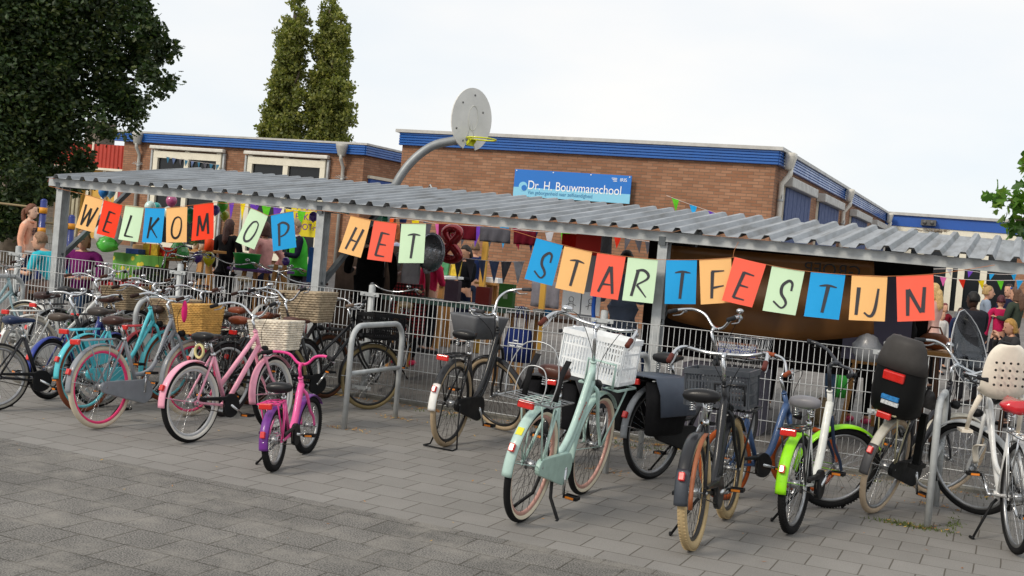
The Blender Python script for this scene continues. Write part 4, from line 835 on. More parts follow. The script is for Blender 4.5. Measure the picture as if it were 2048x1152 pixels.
bike('b','dark bicycle with big grey willow basket and chrome bar behind the pink cruiser',(-6.75,8.95,0),83,G0,frame='2A2A2E',style='loop',tyre='2A2526',rim='C9CBCD',fender='1E1E20',case='half',casec='plastic',saddle='7A3B22',grip='1C1C1E',bar='cruiser',bh=.16,rack='18181A',basket='wicker',bsize=(.36,.5,.3),bcol='A2927A',brows=12,boff=(0,0,.12),lean=3,steer=10,bell='big')
bike('b','black bicycle with brown sprung saddle and black plastic crate beside the free hoop rack',(-6.62,9.55,0),64,G0,frame='141518',style='twin',bt=.018,tyre='7E7050',rim='1A1A1C',spoke='C9CBCD',fender='18181A',case='half',casec='plastic',saddle='4A2A22',grip='6A5A4E',bar='city',bh=.13,rack='18181A',basket='crate',bsize=(.34,.44,.25),bcol='141416',lean=2,steer=-8,bell='r',bellc='b')
bike('b','black bicycle with brown tyres and large black rear rack close to the fence',(-7.05,9.75,0),80,G0,frame='17181B',style='diamond',tyre='5A3A2A',rim='17181B',fender='17181B',case='half',casec='plastic',saddle='6A3A26',grip='5A342A',bar='city',rack='141518',front_rack=True,lean=2,bellc='b')
bike('b','cream bicycle with dark grips just in front of the fence behind the willow basket',(-7.5,9.9,0),84,G0,frame='CFC8B8',style='twin',tyre='2A2A2B',fender='CFC8B8',case='full',casec='C5BEAE',saddle='7A3B22',grip='5A342A',bar='city',rack='17181B',lean=2,steer=14)
bike('b','black bicycle with black double panniers and grey blue flap beside the mint bicycle',P2(1300,958),70,G0,frame='1A1B1E',style='loop',tyre='1A1A1B',side='3A3A3B',fender='7E8286',case='full',casec='plastic',saddle='151517',grip='2A2B2E',bar='cruiser',bh=.2,rack='17181B',basket='wire',bsize=(.3,.4,.26),extra=(panniers('1B1B1D','3D4654'),),lean=2,S=1.12,wb=1.05,steer=-6,bell='r',boff=(0,0,.04))
bike('b','dark bicycle with upright black bar leaning by the hoop rack behind the white crate',(-3.5,9.3,0),92,G0,frame='18191C',style='diamond',tyre='1A1A1B',fender='18191C',case='half',casec='plastic',saddle='151517',grip='2A2B2E',bar='flat',rack='17181B',extra=(panniers('17171A','1A1B1E'),),lean=1)
bike('b','blue child bicycle with orange brown tyres and brown grips',P2(1448,1000),60,G0,frame='3D5780',style='mono',bt=.018,tyre='9A4A22',R=.27,wb=.86,fender=False,case='half',casec='131416',saddle='151517',grip='8A4428',bar='kid',bh=.14,rack=None,S=1.08,lean=4,pedal=-.2,steer=-38,bell=False,lamp='b')
bike('b','black bicycle with cracked brown saddle between the white and blue bicycles',(-8.75,9.35,0),86,G0,frame='1B1B1E',style='loop',tyre='242425',fender='1B1B1E',case='full',casec='151517',saddle='3A211B',grip='3A2218',rack='151517',lean=3,steer=6)
bike('b','silver bicycle with black grips close to the fence behind the white bicycle',(-9.75,9.75,0),84,G0,frame='B9BCBE',style='twin',tyre='242425',fender='8E9193',case='half',casec='plastic',saddle='151517',grip='1A1A1C',rack='17181B',lean=2,steer=-10,bar='flat',bh=.2)
bike('b','black bicycle with chrome mudguards between the red and willow basket bicycles',(-7.15,9.25,0),88,G0,frame='16171A',style='diamond',tyre='202021',fender='B9BCBE',case='half',casec='plastic',saddle='1E1512',grip='33211A',rack='17181B',lean=3,steer=4)
G1='bicycles parked under the shelter behind the fence'
def yb(x,y): return (x,y,yardz(x,y))
bike('b','black bicycle with straw coloured grips and cream saddle under the shelter by the O sheet',yb(-9.9,13.3),-70,G1,frame='1A1A1C',style='loop',saddle='C9B48C',grip='C9AE82',bar='city',rack='17181B',tyre='2A2A2B',bh=.2,steer=8)
bike('b','silver bicycle with straw grips and round headlamp under the shelter below the P sheet',yb(-8.95,13.1),-74,G1,frame='D0D0CC',style='loop',saddle='C9B48C',grip='C9AE82',bar='city',rack='chrome',tyre='2A2A2B',bh=.2,lamp='c',steer=-6)
bike('b','dark bicycle with straw grips and tan saddle right of the middle shelter post',yb(-7.1,12.9),-76,G1,frame='1C1C20',style='loop',saddle='C0A77E',grip='C9AE82',bar='city',rack='17181B',tyre='2A2A2B',bh=.16)
bike('b','black bicycle with chrome stem under the shelter below the K sheet',yb(-11.0,13.3),-72,G1,frame='17181B',style='diamond',saddle='17181B',grip='17181B',bar='cruiser',rack='17181B',bh=.26,tyre='2A2A2B',basket='crate',bsize=(.3,.4,.2),bcol='17181A',steer=20)
bike('b','black bicycle with dark foam grips under the shelter left of the round fence post',yb(-10.45,13.0),-66,G1,frame='202024',style='twin',saddle='1A1512',grip='17181B',bar='flat',rack='17181B',bh=.24,tyre='2A2A2B',steer=-20)
bike('b','bicycle with red double panniers under the shelter beside the left post',yb(-10.9,12.2),75,G1,frame='3A2A2A',style='loop',saddle='1A1512',grip=BR,rack='17181B',extra=(panniers('8E1A22','A01C26'),),tyre='2A2A2B')
bike('b','dark red bicycle with chrome bar under the shelter between the O and P sheets',yb(-8.2,12.6),-78,G1,frame='5A1F22',style='loop',saddle='17181B',grip='4A2F26',bar='city',rack='17181B',tyre='2A2A2B',bh=.15,steer=12)
# ---------------- banner sheets ----------------
BY=11.17
INK=mat('dark_ink',s2l('3A3A40'),.8)
INKB=mat('black_ink',s2l('17171A'),.8)
PAP={'o':('tan','F6C07E'),'r':('orange red','F4452A'),'c':('coral','FA6A55'),'m':('mint','CFEBC8'),'b':('blue','2AA0E0')}
def papmat(k):
    return mat('paper_'+PAP[k][0].replace(' ','_'),s2l(PAP[k][1]),.85,0,.03,3,.15,6,spec=.2)
ST={ # strokes in a 1x1.4 letter box: x 0..1, y 0 top .. 1 bottom; (points, width)
'W':[[(.0,.0),(.08,1.0)],[(.08,1.0),(.5,.12)],[(.5,.12),(.58,1.0)],[(.58,1.0),(1.0,.0)]],
'E':[[(.28,.0),(.05,1.0)],[(.25,.02),(.95,.06)],[(.15,.5),(.8,.52)],[(.05,.98),(.8,1.0)]],
'L':[[(.35,.0),(.1,1.0)],[(.1,.98),(.9,1.0)]],
'K':[[(.22,.0),(.05,1.0)],[(.95,.02),(.16,.6)],[(.3,.5),(.95,.96)]],
'O':[[(.62,.0),(.3,.12),(.08,.5),(.1,.85),(.38,1.0),(.72,.88),(.92,.5),(.88,.12),(.62,.0)]],
'M':[[(.12,.08),(.05,1.0)],[(.12,.08),(.5,.8)],[(.5,.8),(.85,.0)],[(.85,.0),(.98,.95)]],
'P':[[(.18,.06),(.1,1.0)],[(.05,.05),(.5,-.02),(.9,.12),(.9,.32),(.62,.52),(.25,.6)]],
'H':[[(.35,.0),(.02,1.0)],[(1.0,.02),(.62,1.0)],[(.2,.56),(.82,.6)]],
'T':[[(.05,.04),(.5,.0),(.98,.05)],[(.52,.03),(.4,1.0)]],
'S':[[(.9,.35),(.88,.08),(.66,.0),(.36,.2),(.38,.48),(.66,.7),(.74,.86),(.52,1.0),(.02,.8)]],
'A':[[(.55,.0),(.02,1.0)],[(.6,.0),(.98,1.0)],[(.2,.68),(.82,.68)]],
'R':[[(.28,.04),(.05,1.0)],[(.15,.04),(.6,.0),(.92,.14),(.88,.32),(.3,.56)],[(.3,.56),(.95,1.0)]],
'F':[[(.22,.02),(.12,1.0)],[(.15,.02),(.95,.02)],[(.18,.62),(.9,.56)]],
'I':[[(.14,.0),(.05,1.0)]],'J':[[(.95,.02),(.84,.7),(.7,.98),(.5,1.02),(.26,.9)]],
'N':[[(.1,.06),(.06,1.0)],[(.12,.06),(.75,.9)],[(.82,.9),(.95,.0)]],
}
LET=[('W','o',(172,389),(206,398.5),(188.5,465),(153,455),'tan sheet with letter W, tilted clockwise at the left end of the banner'),
('E','r',(207.7,400.6),(244.8,409.6),(230,476.7),(195,467),'orange red sheet with letter E between the W and L sheets'),
('L','m',(251,410),(287.5,414.6),(277,484.4),(239.6,478.8),'mint sheet with letter L'),
('K','b',(290.6,414.6),(329.8,416.7),(323.3,486.5),(284.8,484.4),'blue sheet with letter K'),
('O','o',(333,416),(374.6,413.5),(372,484.4),(331.7,485),'tan sheet with letter O between the K and M sheets'),
('M','r',(387.5,410.6),(427,405.4),(427.7,477.3),(384.4,481.9),'orange red sheet with letter M'),
('O','m',(502,415.8),(536,431),(509.4,499),(473.5,483.3),'mint sheet with letter O, strongly tilted beside the blue P'),
('P','b',(541.7,430.8),(586.5,422.5),(591.7,494.4),(545.8,502.7),'blue sheet with letter P'),
('H','o',(701.7,430.8),(741.7,439.6),(722.9,515.6),(679,503.5),'tan sheet with letter H'),
('E','c',(748.3,441.7),(794,446),(782.3,524.6),(734.4,518.3),'coral sheet with letter E between the H and T sheets'),
('T','m',(803,447.5),(852,446.9),(846.9,526),(796.9,526),'mint sheet with letter T'),
('S','b',(1073,475.5),(1126,489.8),(1104.4,571.9),(1049.7,557.6),'blue sheet with letter S'),
('T','o',(1128.6,492.4),(1184.4,503.4),(1168.2,588),(1111.5,575.8),'tan sheet with letter T'),
('A','c',(1194.3,506.3),(1251.6,512.8),(1236,600),(1181,591.4),'coral sheet with letter A'),
('R','m',(1256,514.6),(1315.9,519),(1306.3,607),(1245,600.5),'mint sheet with letter R'),
('T','b',(1332.8,519.3),(1394,519.3),(1390.4,608.3),(1328.9,607.8),'blue sheet with letter T in front of the right shelter post'),
('F','o',(1398.6,519.6),(1462.4,515.2),(1464,605),(1402,609),'tan sheet with letter F half covered by a coral sheet'),
('E','c',(1468.9,514.2),(1532.3,528.8),(1504.6,615),(1444.5,600.7),'coral sheet with letter E overlapping the tan F sheet'),
('S','m',(1544,531.8),(1609.5,542),(1591,630.8),(1525.5,621),'mint sheet with letter S'),
('T','b',(1622,543.5),(1691,549.3),(1678,639.6),(1608.5,632.3),'blue sheet with letter T between the mint S and tan IJ sheets'),
('IJ','o',(1703.8,549.7),(1775,552.3),(1769.6,643),(1697.8,639.8),'tan sheet with letters IJ'),
('N','c',(1792.5,551.8),(1866.7,548.3),(1869.8,640.7),(1795,643.3),'coral sheet with letter N at the right end of the banner')]
for i,(ch,kc,tl,tr,br_,bl_,lab) in enumerate(LET):
    Yp=BY-.004*(i%2)-(.02 if lab.startswith('coral sheet with letter E over') else 0)
    c=[gy(*p,Yp) for p in (tl,tr,br_,bl_)]; o=V(c[0].lerp(c[1],.5)); rt=empty('letter_sheet',o,lab,'letter sheet','letter sheets of the welcome banner'); c=[p-o for p in c]
    rnd=random.Random(i); amp=rnd.uniform(.004,.014); bend=rnd.uniform(-.012,.02)
    def S(u,v,off=0):
        p=c[0].lerp(c[1],u).lerp(c[3].lerp(c[2],u),v); return p+V((0,-off-amp*math.sin(u*3.1+.6)*(.3+.7*v)-bend*v*v,0))
    b=MB(); n=8; b.smooth=False; g=[[S(u/n,v/n) for u in range(n+1)] for v in range(n+1)]; q=[[p+V((0,.0012,0)) for p in r_] for r_ in g]
    vs=[p for r_ in g for p in r_]; b.add(vs,[(v*(n+1)+u,(v+1)*(n+1)+u,(v+1)*(n+1)+u+1,v*(n+1)+u+1) for v in range(n) for u in range(n)]); pp=b.build('paper',papmat(kc),rt)
    s_=pp.modifiers.new('s','SOLIDIFY'); s_.thickness=.0012; s_.offset=-1
    b=MB(); b.smooth=False
    for cc in ch:
        if ch=='IJ': x0,x1=(.18,.5) if cc=='I' else (.28,.8)
        elif ch in 'T': x0,x1=.28,.82
        elif ch in 'E': x0,x1=.3,.78
        elif ch=='F': x0,x1=.3,.8
        elif ch=='W': x0,x1=.2,.86
        else: x0,x1=.25,.78
        y0,y1=.27,.88
        for stl in ST[cc]:
            pts=[V((lerp(x0,x1,a),lerp(y0,y1,b_),0)) for a,b_ in stl]; pts=spl(pts,6) if len(pts)>2 else [pts[0].lerp(pts[1],t/6) for t in range(7)]
            m=len(pts); lf=[];rg=[]; seg=abs(pts[-1].x-pts[0].x)>abs(pts[-1].y-pts[0].y)*1.2 and len(stl)==2
            for k_,p in enumerate(pts):
                t=(pts[min(k_+1,m-1)]-pts[max(k_-1,0)]); t=V((t.x,t.y*1.42,0)).normalized(); nn=V((-t.y,t.x/1.42,0)); t_=k_/(m-1)
                wd=.050*(1.12-.22*t_) if not seg else .034*(1.15-.6*t_)
                if len(stl)==3: wd=.034*math.sin(math.pi*(t_*.9+.05))**.5
                if len(stl)>3: wd=.046*(.62+.42*math.sin(math.pi*min(1,t_*1.15+.02)))
                lf.append(S(*(p+nn*wd).xy,.0035)); rg.append(S(*(p-nn*wd).xy,.0035))
            b.add(lf+rg,[(k_,k_+1,m+k_+1,m+k_) for k_ in range(m-1)])
    lt=b.build('letter',INKB if i<6 else INK,rt); s_=lt.modifiers.new('s','SOLIDIFY'); s_.thickness=.0008; s_.offset=-1
def string(name,pts,lab,c='C9B8A0',r=.0025,cat='string',grp=None):
    b=MB(); b.tube(spl(pts,5),r,5); o=b.build(name,mat('string_'+c,s2l(c),.8)); return tag(o,lab,cat,grp)
ys=lambda pts,Y=BY-.008:[gy(x,y,Y) for x,y in pts]
BS='C07A4A'
string('banner_string',ys([(98,372),(135,381),(172,389.5),(206,399),(245,410),(290,415),(333,415.5),(387,410),(427,405.5),(470,409),(502,416),(536,431),(542,430.5),(586,422.5),(632,421),(668,424),(702,431),(742,440),(794,446),(852,447),(930,449),(1010,458),(1073,476)]),'thin string carrying the letter sheets left of the S sheet',BS)
string('banner_string',ys([(1073,475.5),(1126,489.8),(1184,503.4),(1251,512.8),(1316,519),(1394,519.3),(1462,515.3),(1466,513.5)]),'thin string carrying the START letter sheets up to the F sheet',BS)
string('banner_string',ys([(1466,513.5),(1469,500),(1477,484)]),'short orange cord tying the banner up to the shelter beam',BS)
string('banner_string',ys([(1466,513.5),(1532,529),(1609,542),(1691,549),(1775,552.5),(1866,548),(1920,541),(1990,530)]),'thin string carrying the last letter sheets from E to N',BS)
string('banner_string',[gy(110,357,11.2),gy(100,357,11.15),gy(95,364,11.15)],'short end of pink twine at the left shelter corner','D06A50')
# ---------------- buntings and balloons ----------------
FC={'g':'5FC02C','b':'2A9BD8','n':'20305A','p':'6A3FB0','y':'E8CF1E','r':'D8331E','k':'5A5A62','w':'C9CBD4','m':'8E1638','t':'3A6E8A','pk':'D867A8','o':'EE5A22','j':'5E6E92'}
def bunting(lab,pts,Y,seq,wpx,hpx,nper=None,grp='strings of bunting',strc='D8D0CC'):
    P_=[gy(x,y,Y) for x,y in pts]; L_=spl(P_,8); rt=empty('bunting',P_[0],lab,'bunting',grp); o=P_[0]
    b=MB(); b.tube([p-o for p in L_],.004,4); b.build('string',mat('string_'+strc,s2l(strc),.8),rt)
    d=[0]
    for a,c_ in zip(L_,L_[1:]): d.append(d[-1]+(c_-a).length)
    sc_=(gy(pts[0][0]+1,pts[0][1],Y)-gy(pts[0][0],pts[0][1],Y)).length; W=wpx*sc_; Hh=hpx*sc_; n=nper or len(seq); step=d[-1]/n; rnd=random.Random(len(lab))
    for i in range(n):
        s=step*(i+.5); k_=max(0,next((j for j in range(len(d)) if d[j]>=s),len(d)-1)-1); p=L_[k_].lerp(L_[k_+1],(s-d[k_])/(d[k_+1]-d[k_]+1e-9))-o; t=(L_[k_+1]-L_[k_]).normalized()
        tw=rnd.uniform(-.4,.4); nn=V((-t.y,t.x,0)); tt=(t*math.cos(tw)+nn*math.sin(tw)); sw=rnd.uniform(-.03,.03)
        b=MB(); b.smooth=False; b.plate([p-tt*W/2,p+tt*W/2,p+V((sw,sw,-Hh))],.003); b.build('pennant',cloth(FC[seq[i%len(seq)]]),rt)
bunting('bunting strung on the brick wall above the shelter roof',[(1333,391),(1370,405),(1425,424),(1480,440)],22.7,['g','b','p','y'],18,24)
bunting('violet and green bunting hanging left of the mint O sheet',[(452,405),(500,408),(560,416),(612,423),(640,420)],16.5,['p','y','p','g','p','y','g','y'],15,28)
bunting('grey and violet bunting under the shelter above the red foil eight',[(770,436),(830,440),(880,448),(950,452),(1020,455),(1075,465)],15.6,['o','n','y','k','pk','k','k','p','k','b','m','n'],17,36)
bunting('dark blue and grey bunting low in front of the dark haired child',[(905,513),(950,519),(1000,523),(1050,523)],14.6,['k','k','j','j','k','w'],19,40)
bunting('bunting with green and olive pennants left of the tan T sheet',[(1020,458),(1070,463),(1120,465),(1180,470)],15.0,['m','n','w','g','y'],18,32)
bunting('red and grey bunting hanging under the beam left of the right shelter post',[(1225,470),(1260,478),(1300,484),(1330,490)],15.2,['r','k','k','k','m'],15,24)
bunting('bright pennants right of the N sheet in front of the far windows',[(1868,551),(1900,556),(1930,559),(1990,561),(2060,560)],16.5,['pk','r','y','g','b'],14,20,5)
bunting('small blue and violet pennants high behind the right end of the shelter',[(1795,535),(1815,540),(1900,538),(1990,548),(2050,548)],18,['b','p','w','p','b','b'],11,14)
bunting('pale paper garland on the left wing window behind the shelter',[(330,313),(370,320),(410,326),(442,330)],26.8,['t','j','k','t','j','t','k','t','t'],7,10)
def balloon(x,y,d,rpx,c,lab,name='balloon',grp='balloons at the stalls',asp=1.12):
    p=gd(x,y,d); r=rpx*d/FP; b=MB(); prof=[]
    for i in range(15):
        t=math.pi*i/14; rr=math.sin(t)*r*(1-.10*(math.cos(t)<0)*abs(math.cos(t))); prof.append((rr,math.cos(t)*r*asp-(.12*r if i>10 else 0)*(i-10)/4))
    secs=[[V((max(rr,.004)*math.cos(a),max(rr,.004)*math.sin(a),z)) for a in [2*math.pi*k/18 for k in range(18)]] for rr,z in prof]
    b.loft(secs); o=b.build(name,mat('balloon_'+c,s2l(c),.25,0,.05,4,coat=.5,sub=0)); o.location=p; tag(o,lab,'balloon',grp)
    k=MB(); k.tube([(0,0,-r*asp*1.05),(0,0,-r*asp*1.22)],[.008,.018],7); k.tube(spl([(0,0,-r*asp*1.2),(.02,0,-r*asp*1.9),(-.01,0,-r*asp*2.5)],4),.0025,4); k.build('knot',mat('balloon_'+c,s2l(c)),o)
for a in ((445,411,17,11,'5CC62A','lime green balloon right of the M sheet'),(431,420,16.8,9,'6A4FA8','violet balloon half behind the M sheet'),(449,431,17.2,9,'A8A82A','olive yellow balloon under the lime green balloon'),(627,433,16,9,'6A4FA8','violet balloon beside the middle shelter post'),(343,402,18,11,'A84A78','dusky pink balloon above the tan O sheet'),(395,514,16.5,10,'5E3F9C','violet balloon low below the M sheet'),(418,517,16.2,12,'D8CC1E','yellow balloon beside a violet one below the M sheet'),(572,523,16.5,8,'4E3288','dark violet balloon low beside the wooden easel'),(207,384,16,10,'1F78C4','blue balloon above the red E sheet'),(221,384,16.2,10,'9CC8DE','pale blue balloon beside the blue one above the E sheet'),(300,414,17,11,'CDE8E4','white balloon peeping over the blue K sheet'),(312,417,17.3,11,'1F9A94','teal balloon peeping over the blue K sheet'),(336,424,17,10,'D8ECE4','white balloon between the K and tan O sheets'),(381,430,17,13,'1E8A62','green balloon between the tan O and M sheets'),(755,441,15.5,15,'9ADCC8','aqua balloon above the coral E sheet'),(770,438,15,7,'2A9B74','small green balloon above the coral E sheet')):
    balloon(*a)
# red foil eight and silver foil balloon
p=gd(903,488,16.2); b=MB(); s=16.2/FP
def ringp(cx,cz,r,n=20): return [V((cx+r*math.cos(2*math.pi*i/n),0,cz+r*1.0*math.sin(2*math.pi*i/n))) for i in range(n)]
b.tube([(-.02+17*s*math.sin(2*t),0,25*s*math.cos(t)+0) if False else (16*s*math.sin(t)*abs(math.sin(t))**.0*(1 if True else 0)*math.cos(t*0)*(1.0 if math.cos(t/1)>0 else 1.12),0,0) for t in (0,1)],.001,3)
b=MB(); pts=[]
for i in range(48):
    t=2*math.pi*i/48; pts.append(V((math.sin(2*t)*15.5*s*(1.12 if math.cos(t)<0 else .95),.02*math.cos(t*2),math.cos(t)*31*s)))
b.tube(pts,9.5*s,12,closed=True); o=b.build('foil_balloon',mat('red_foil',(.30,.006,.012),.2,.4,.15,6,.4,14,coat=.6)); o.location=p; tag(o,'red foil balloon shaped like a figure 8','balloon')
p=gd(862,505,15.6); b=MB(); b.ell((0,0,0),(.2,.09,.26),20,12); o=b.build('foil_balloon',mat('silver_foil',(.28,.29,.32),.25,.8,.2,6,.9,9)); o.location=p; tag(o,'dark silver round foil balloon right of the mint T sheet','balloon')
b=MB(); b.tube([(.2*math.cos(a),0,.26*math.sin(a)) for a in [2*math.pi*i/24 for i in range(24)]],.012,6,closed=True); b.build('foil_rim',mat('silver_foil',(.35,.36,.38)),o)
# ---------------- school sign ----------------
c=[gy(x,y,22.86) for x,y in ((1031,338),(1264,352),(1261,408))]
X0,X1=c[0].x,c[1].x; zt=(c[0].z+c[1].z)/2; zb=c[2].z
sg=empty('school_sign',((X0+X1)/2,22.86,(zt+zb)/2),'blue and light blue school name board on the brick wall','sign'); W_,H_=X1-X0,zt-zb; zm=H_/2-H_*.66
b=MB(); b.box((0,0,(H_/2+zm)/2),(W_,.03,H_/2-zm)); b.build('upper_panel',mat('sign_blue',s2l('0F70C8'),.4,0,.03,1,coat=.2),sg)
b=MB(); b.box((0,0,(-H_/2+zm)/2),(W_,.03,H_/2+zm)); b.build('lower_panel',mat('sign_light_blue',s2l('86CBE8'),.4,0,.03,1,coat=.2),sg)
WH=mat('sign_white',s2l('F2F5F7'),.5); DB=mat('sign_dark_blue',s2l('2E78A8'),.5)
TM=lambda x,z,y=-.019:Matrix(((1,0,0,x),(0,0,-1,y),(0,1,0,z),(0,0,0,1)))
t=mk_text('sign_lettering','Dr. H. Bouwmanschool',.27,TM(.07,zm+.05),WH,sg)
k=2.1/ max(.01,(max(v.co.x for v in t.data.vertices)-min(v.co.x for v in t.data.vertices)))
cx_=.07
for v in t.data.vertices: v.co.x=(v.co.x-cx_)*k+cx_
t=mk_text('sign_lettering','Van geborgenheid naar zelfstandigheid',.115,TM(-.24,zm-.1),DB,sg)
k=1.48/ max(.01,(max(v.co.x for v in t.data.vertices)-min(v.co.x for v in t.data.vertices)))
for v in t.data.vertices: v.co.x=(v.co.x+.24)*k-.24
mk_text('sign_lettering','IRIS',.1,TM(W_/2-.17,H_/2-.1),WH,sg)
b=MB()
for i in range(3): b.box((W_/2-.37+.01*i,-.018,H_/2-.07-.03*i),(.12-.02*i,.004,.012))
b.build('sign_logo_lines',WH,sg)
b=MB(); b.smooth=False; b.cyl((-W_/2+.22,-.016,zm+.02),(-W_/2+.22,-.02,zm+.02),.1,28); b.build('logo_disc',mat('sign_light_blue',s2l('86CBE8')),sg)
b=MB(); b.smooth=False; b.cyl((-W_/2+.25,-.018,zm-.01),(-W_/2+.25,-.023,zm-.01),.062,24); b.build('logo_dot',mat('sign_blue',s2l('0F70C8')),sg)
b=MB()
for i in range(4):
    for z in (H_/2-.03,): b.ell((-W_/2+.04+i*(W_-.08)/3,-.018,z),(.015,.006,.015),8,4)
b.build('screw',WH,sg)
# ---------------- small fence sign ----------------
c=[gy(x,y,11.16) for x,y in ((1436,684),(1515,693),(1513,717),(1434,706))]; o=(c[0]+c[2])/2
sg=empty('enamel_sign',o,'weathered blue and white enamel sign fixed to the mesh fence','sign'); w_=(c[1]-c[0]).length; h_=(c[0]-c[3]).length+.02
rt_=Matrix.Rotation(R(.6),3,'Y'); RUST=mat('rusty_frame',s2l('7A5646'),.75,.2,.35,20,.4,40)
b=MB(); b.box((0,0,0),(w_,.006,h_)); b.build('plate',mat('enamel_blue',s2l('2A3A7A'),.35,0,.25,18,coat=.3),sg)
b=MB(); 
for s in(-1,1): b.box((0,-.003,s*h_/2),(w_+.02,.016,.016)); b.box((s*w_/2,-.003,0),(.016,.016,h_+.016))
b.build('frame',RUST,sg)
WC=mat('chalky_white',s2l('D8D6CE'),.6,0,.25,60)
for tx,sz,z in (('VERBODEN TOEGANG',.062,.026),('ART. 461 WETB. V. STRAFR.',.04,-.026)):
    t=mk_text('sign_lettering',tx,sz,TM(0,z,-.0045),WC,sg,.0012); k=(w_-.04)/(max(v.co.x for v in t.data.vertices)-min(v.co.x for v in t.data.vertices))
    for v in t.data.vertices: v.co.x*=k; v.co.z=(v.co.z-z)*1.25+z
# ---------------- basketball hoop ----------------
dh=17.6; bp_=gd(905,285,dh); ft=gd(765,480,dh)
hoop=empty('basketball_hoop',(ft.x,ft.y,yardz(ft.x,ft.y)),'grey gooseneck basketball hoop with pale egg shaped board above the shelter','basketball hoop'); iv=Matrix.Translation(-hoop.location)
b=MB(iv); b.tube(spl([V((ft.x,ft.y,.2)),gd(772,430,dh),gd(790,372,dh),gd(822,325,dh),gd(865,292,dh),gd(912,281,dh),gd(938,277,dh)],6),17.5*.5*dh/FP,16); b.build('pole',mat('galv_pole',s2l('8E9294'),.5,.5,.15,3),hoop)
bc=gd(943,240,dh); s=dh/FP; n_=V((.90,-.44,0)).normalized(); ux=V((-n_.y,n_.x,0)); fx_=38.5*s/ max(.2,abs(ux.dot(r0))); hz=64*s
prof=[]
for i in range(28):
    a=R(90)-2*math.pi*i/28; x=math.cos(a); z=math.sin(a)
    prof.append((x*fx_*(1-.05*z),z*hz if z>-.75 else -.75*hz+(z+.75)*hz))
# egg with a notch at the bottom
out=[]
for i in range(33):
    t=-1+2*i/32; a=R(-90)+math.pi*t*.955; x=math.cos(a+math.pi/2*0)*0
pts=[]
for i in range(36):
    a=R(-72)+R(324)*i/35; pts.append((math.cos(a)*fx_,math.sin(a)*hz*(1.0 if math.sin(a)>0 else .97)))
pts+= [(-.07,-hz*.72),(-.075,-hz*.6),(-.04,-hz*.55),(.04,-hz*.55),(.075,-hz*.6),(.07,-hz*.72)]
M_=Matrix(((ux.x,0,n_.x,bc.x),(ux.y,0,n_.y,bc.y),(0,1,0,bc.z),(0,0,0,1)))
b=MB(iv@M_); b.smooth=False
ctr=(0,0); m=len(pts); fr_=[V((x,z,.012)) for x,z in pts]; bk_=[V((x,z,-.012)) for x,z in pts]
b.add(fr_+bk_+[V((0,0,.012)),V((0,0,-.012))],[(i,(i+1)%m,2*m) for i in range(m)]+[(m+(i+1)%m,m+i,2*m+1) for i in range(m)]+[(i,m+i,m+(i+1)%m,(i+1)%m) for i in range(m)])
bd=b.build('backboard',mat('board_offwhite',s2l('D6D5D0'),.55,0,.08,4),hoop)
b=MB(iv@M_)
for x,z in ((-.2,.24),(.2,.14),(-.28,-.16),(-.14,-.33),(.02,.38)): b.ell((x,z,.014),(.018,.018,.01),8,5)
b.build('bolt',mat('bolt_dark',(.15,.15,.15),.5),bd)
b=MB(iv@M_); b.tube([(.02+.09*math.cos(t),.03+.19*math.sin(t),.014) for t in [2*math.pi*i/24 for i in range(24)]],.006,4,closed=True); b.build('worn_emblem',mat('worn_emblem',s2l('C9CAC2'),.7),bd)
YL=mat('yellow_steel',s2l('CDD020'),.4,0,.1,8,coat=.2)
b=MB(iv@M_); rr=.225; zc=-hz*.60
b.tube([(rr*math.cos(a),zc,.28+rr*math.sin(a)) for a in [2*math.pi*i/32 for i in range(32)]],.012,8,closed=True); b.build('rim',YL,hoop)
b=MB(iv@M_); b.plate([(-.07,zc-.005,.0),(.07,zc-.005,.0),(.05,zc-.005,.09),(-.05,zc-.005,.09)],.01,V((0,1,0))); b.plate([(-.07,zc-.1,.014),(.07,zc-.1,.014),(.07,zc,.014),(-.07,zc,.014)],.01,V((0,0,1)))
for s_ in(-1,1): b.plate([(s_*.06,zc-.1,.015),(s_*.06,zc,.015),(s_*.05,zc,.12)],.008,V((1,0,0)))
b.build('rim_bracket',YL,hoop)
# ---------------- leaf litter ----------------
LIT=[mat('dry_leaf',s2l('B8823A'),.8),mat('dry_leaf_brown',s2l('8A5A2E'),.8),mat('dry_leaf_yellow',s2l('C9A24A'),.8)]
rnd=random.Random(8); b=MB(); b.smooth=False
def lf(x,y,s,z=.004):
    a=rnd.uniform(0,6.3); t=rnd.uniform(.2,.5)*s; u=V((math.cos(a),math.sin(a),rnd.uniform(-.1,.25)))*s; v=V((-math.sin(a),math.cos(a),rnd.uniform(-.1,.3)))*t; p=V((x,y,z+rnd.random()*.008)); b.m=rnd.randrange(3)
    b.add([p-u,p+v,p+u+V((0,0,.004)),p-v],[(0,1,2),(0,2,3)])
for x0,x1,dn in ((-7.6,-3.6,620),(-3.6,1.2,360),(-13,-7.6,150)):
    for _ in range(dn): x=rnd.uniform(x0,x1); x+=rnd.gauss(0,.1); lf(x+.25*math.sin(x*5),11.19-abs(rnd.gauss(0,.07)),rnd.uniform(.012,.026))
for cx,cy,n in ((-5.66,9.34,60),(-5.62,10.3,50),(-.55,9.3,40),(-.47,10.3,40),(-3.06,9.4,40),(-3.3,10.7,60)):
    for _ in range(n): lf(cx+rnd.gauss(0,.13),cy+rnd.gauss(0,.05),rnd.uniform(.01,.022))
for _ in range(90): lf(rnd.uniform(-10,1),rnd.uniform(4,11),rnd.uniform(.008,.02))
tag(b.build('leaf_litter',LIT),'dry brown leaves gathered along the fence and rack feet','fallen leaves',kind='stuff')
b=MB(); b.smooth=False
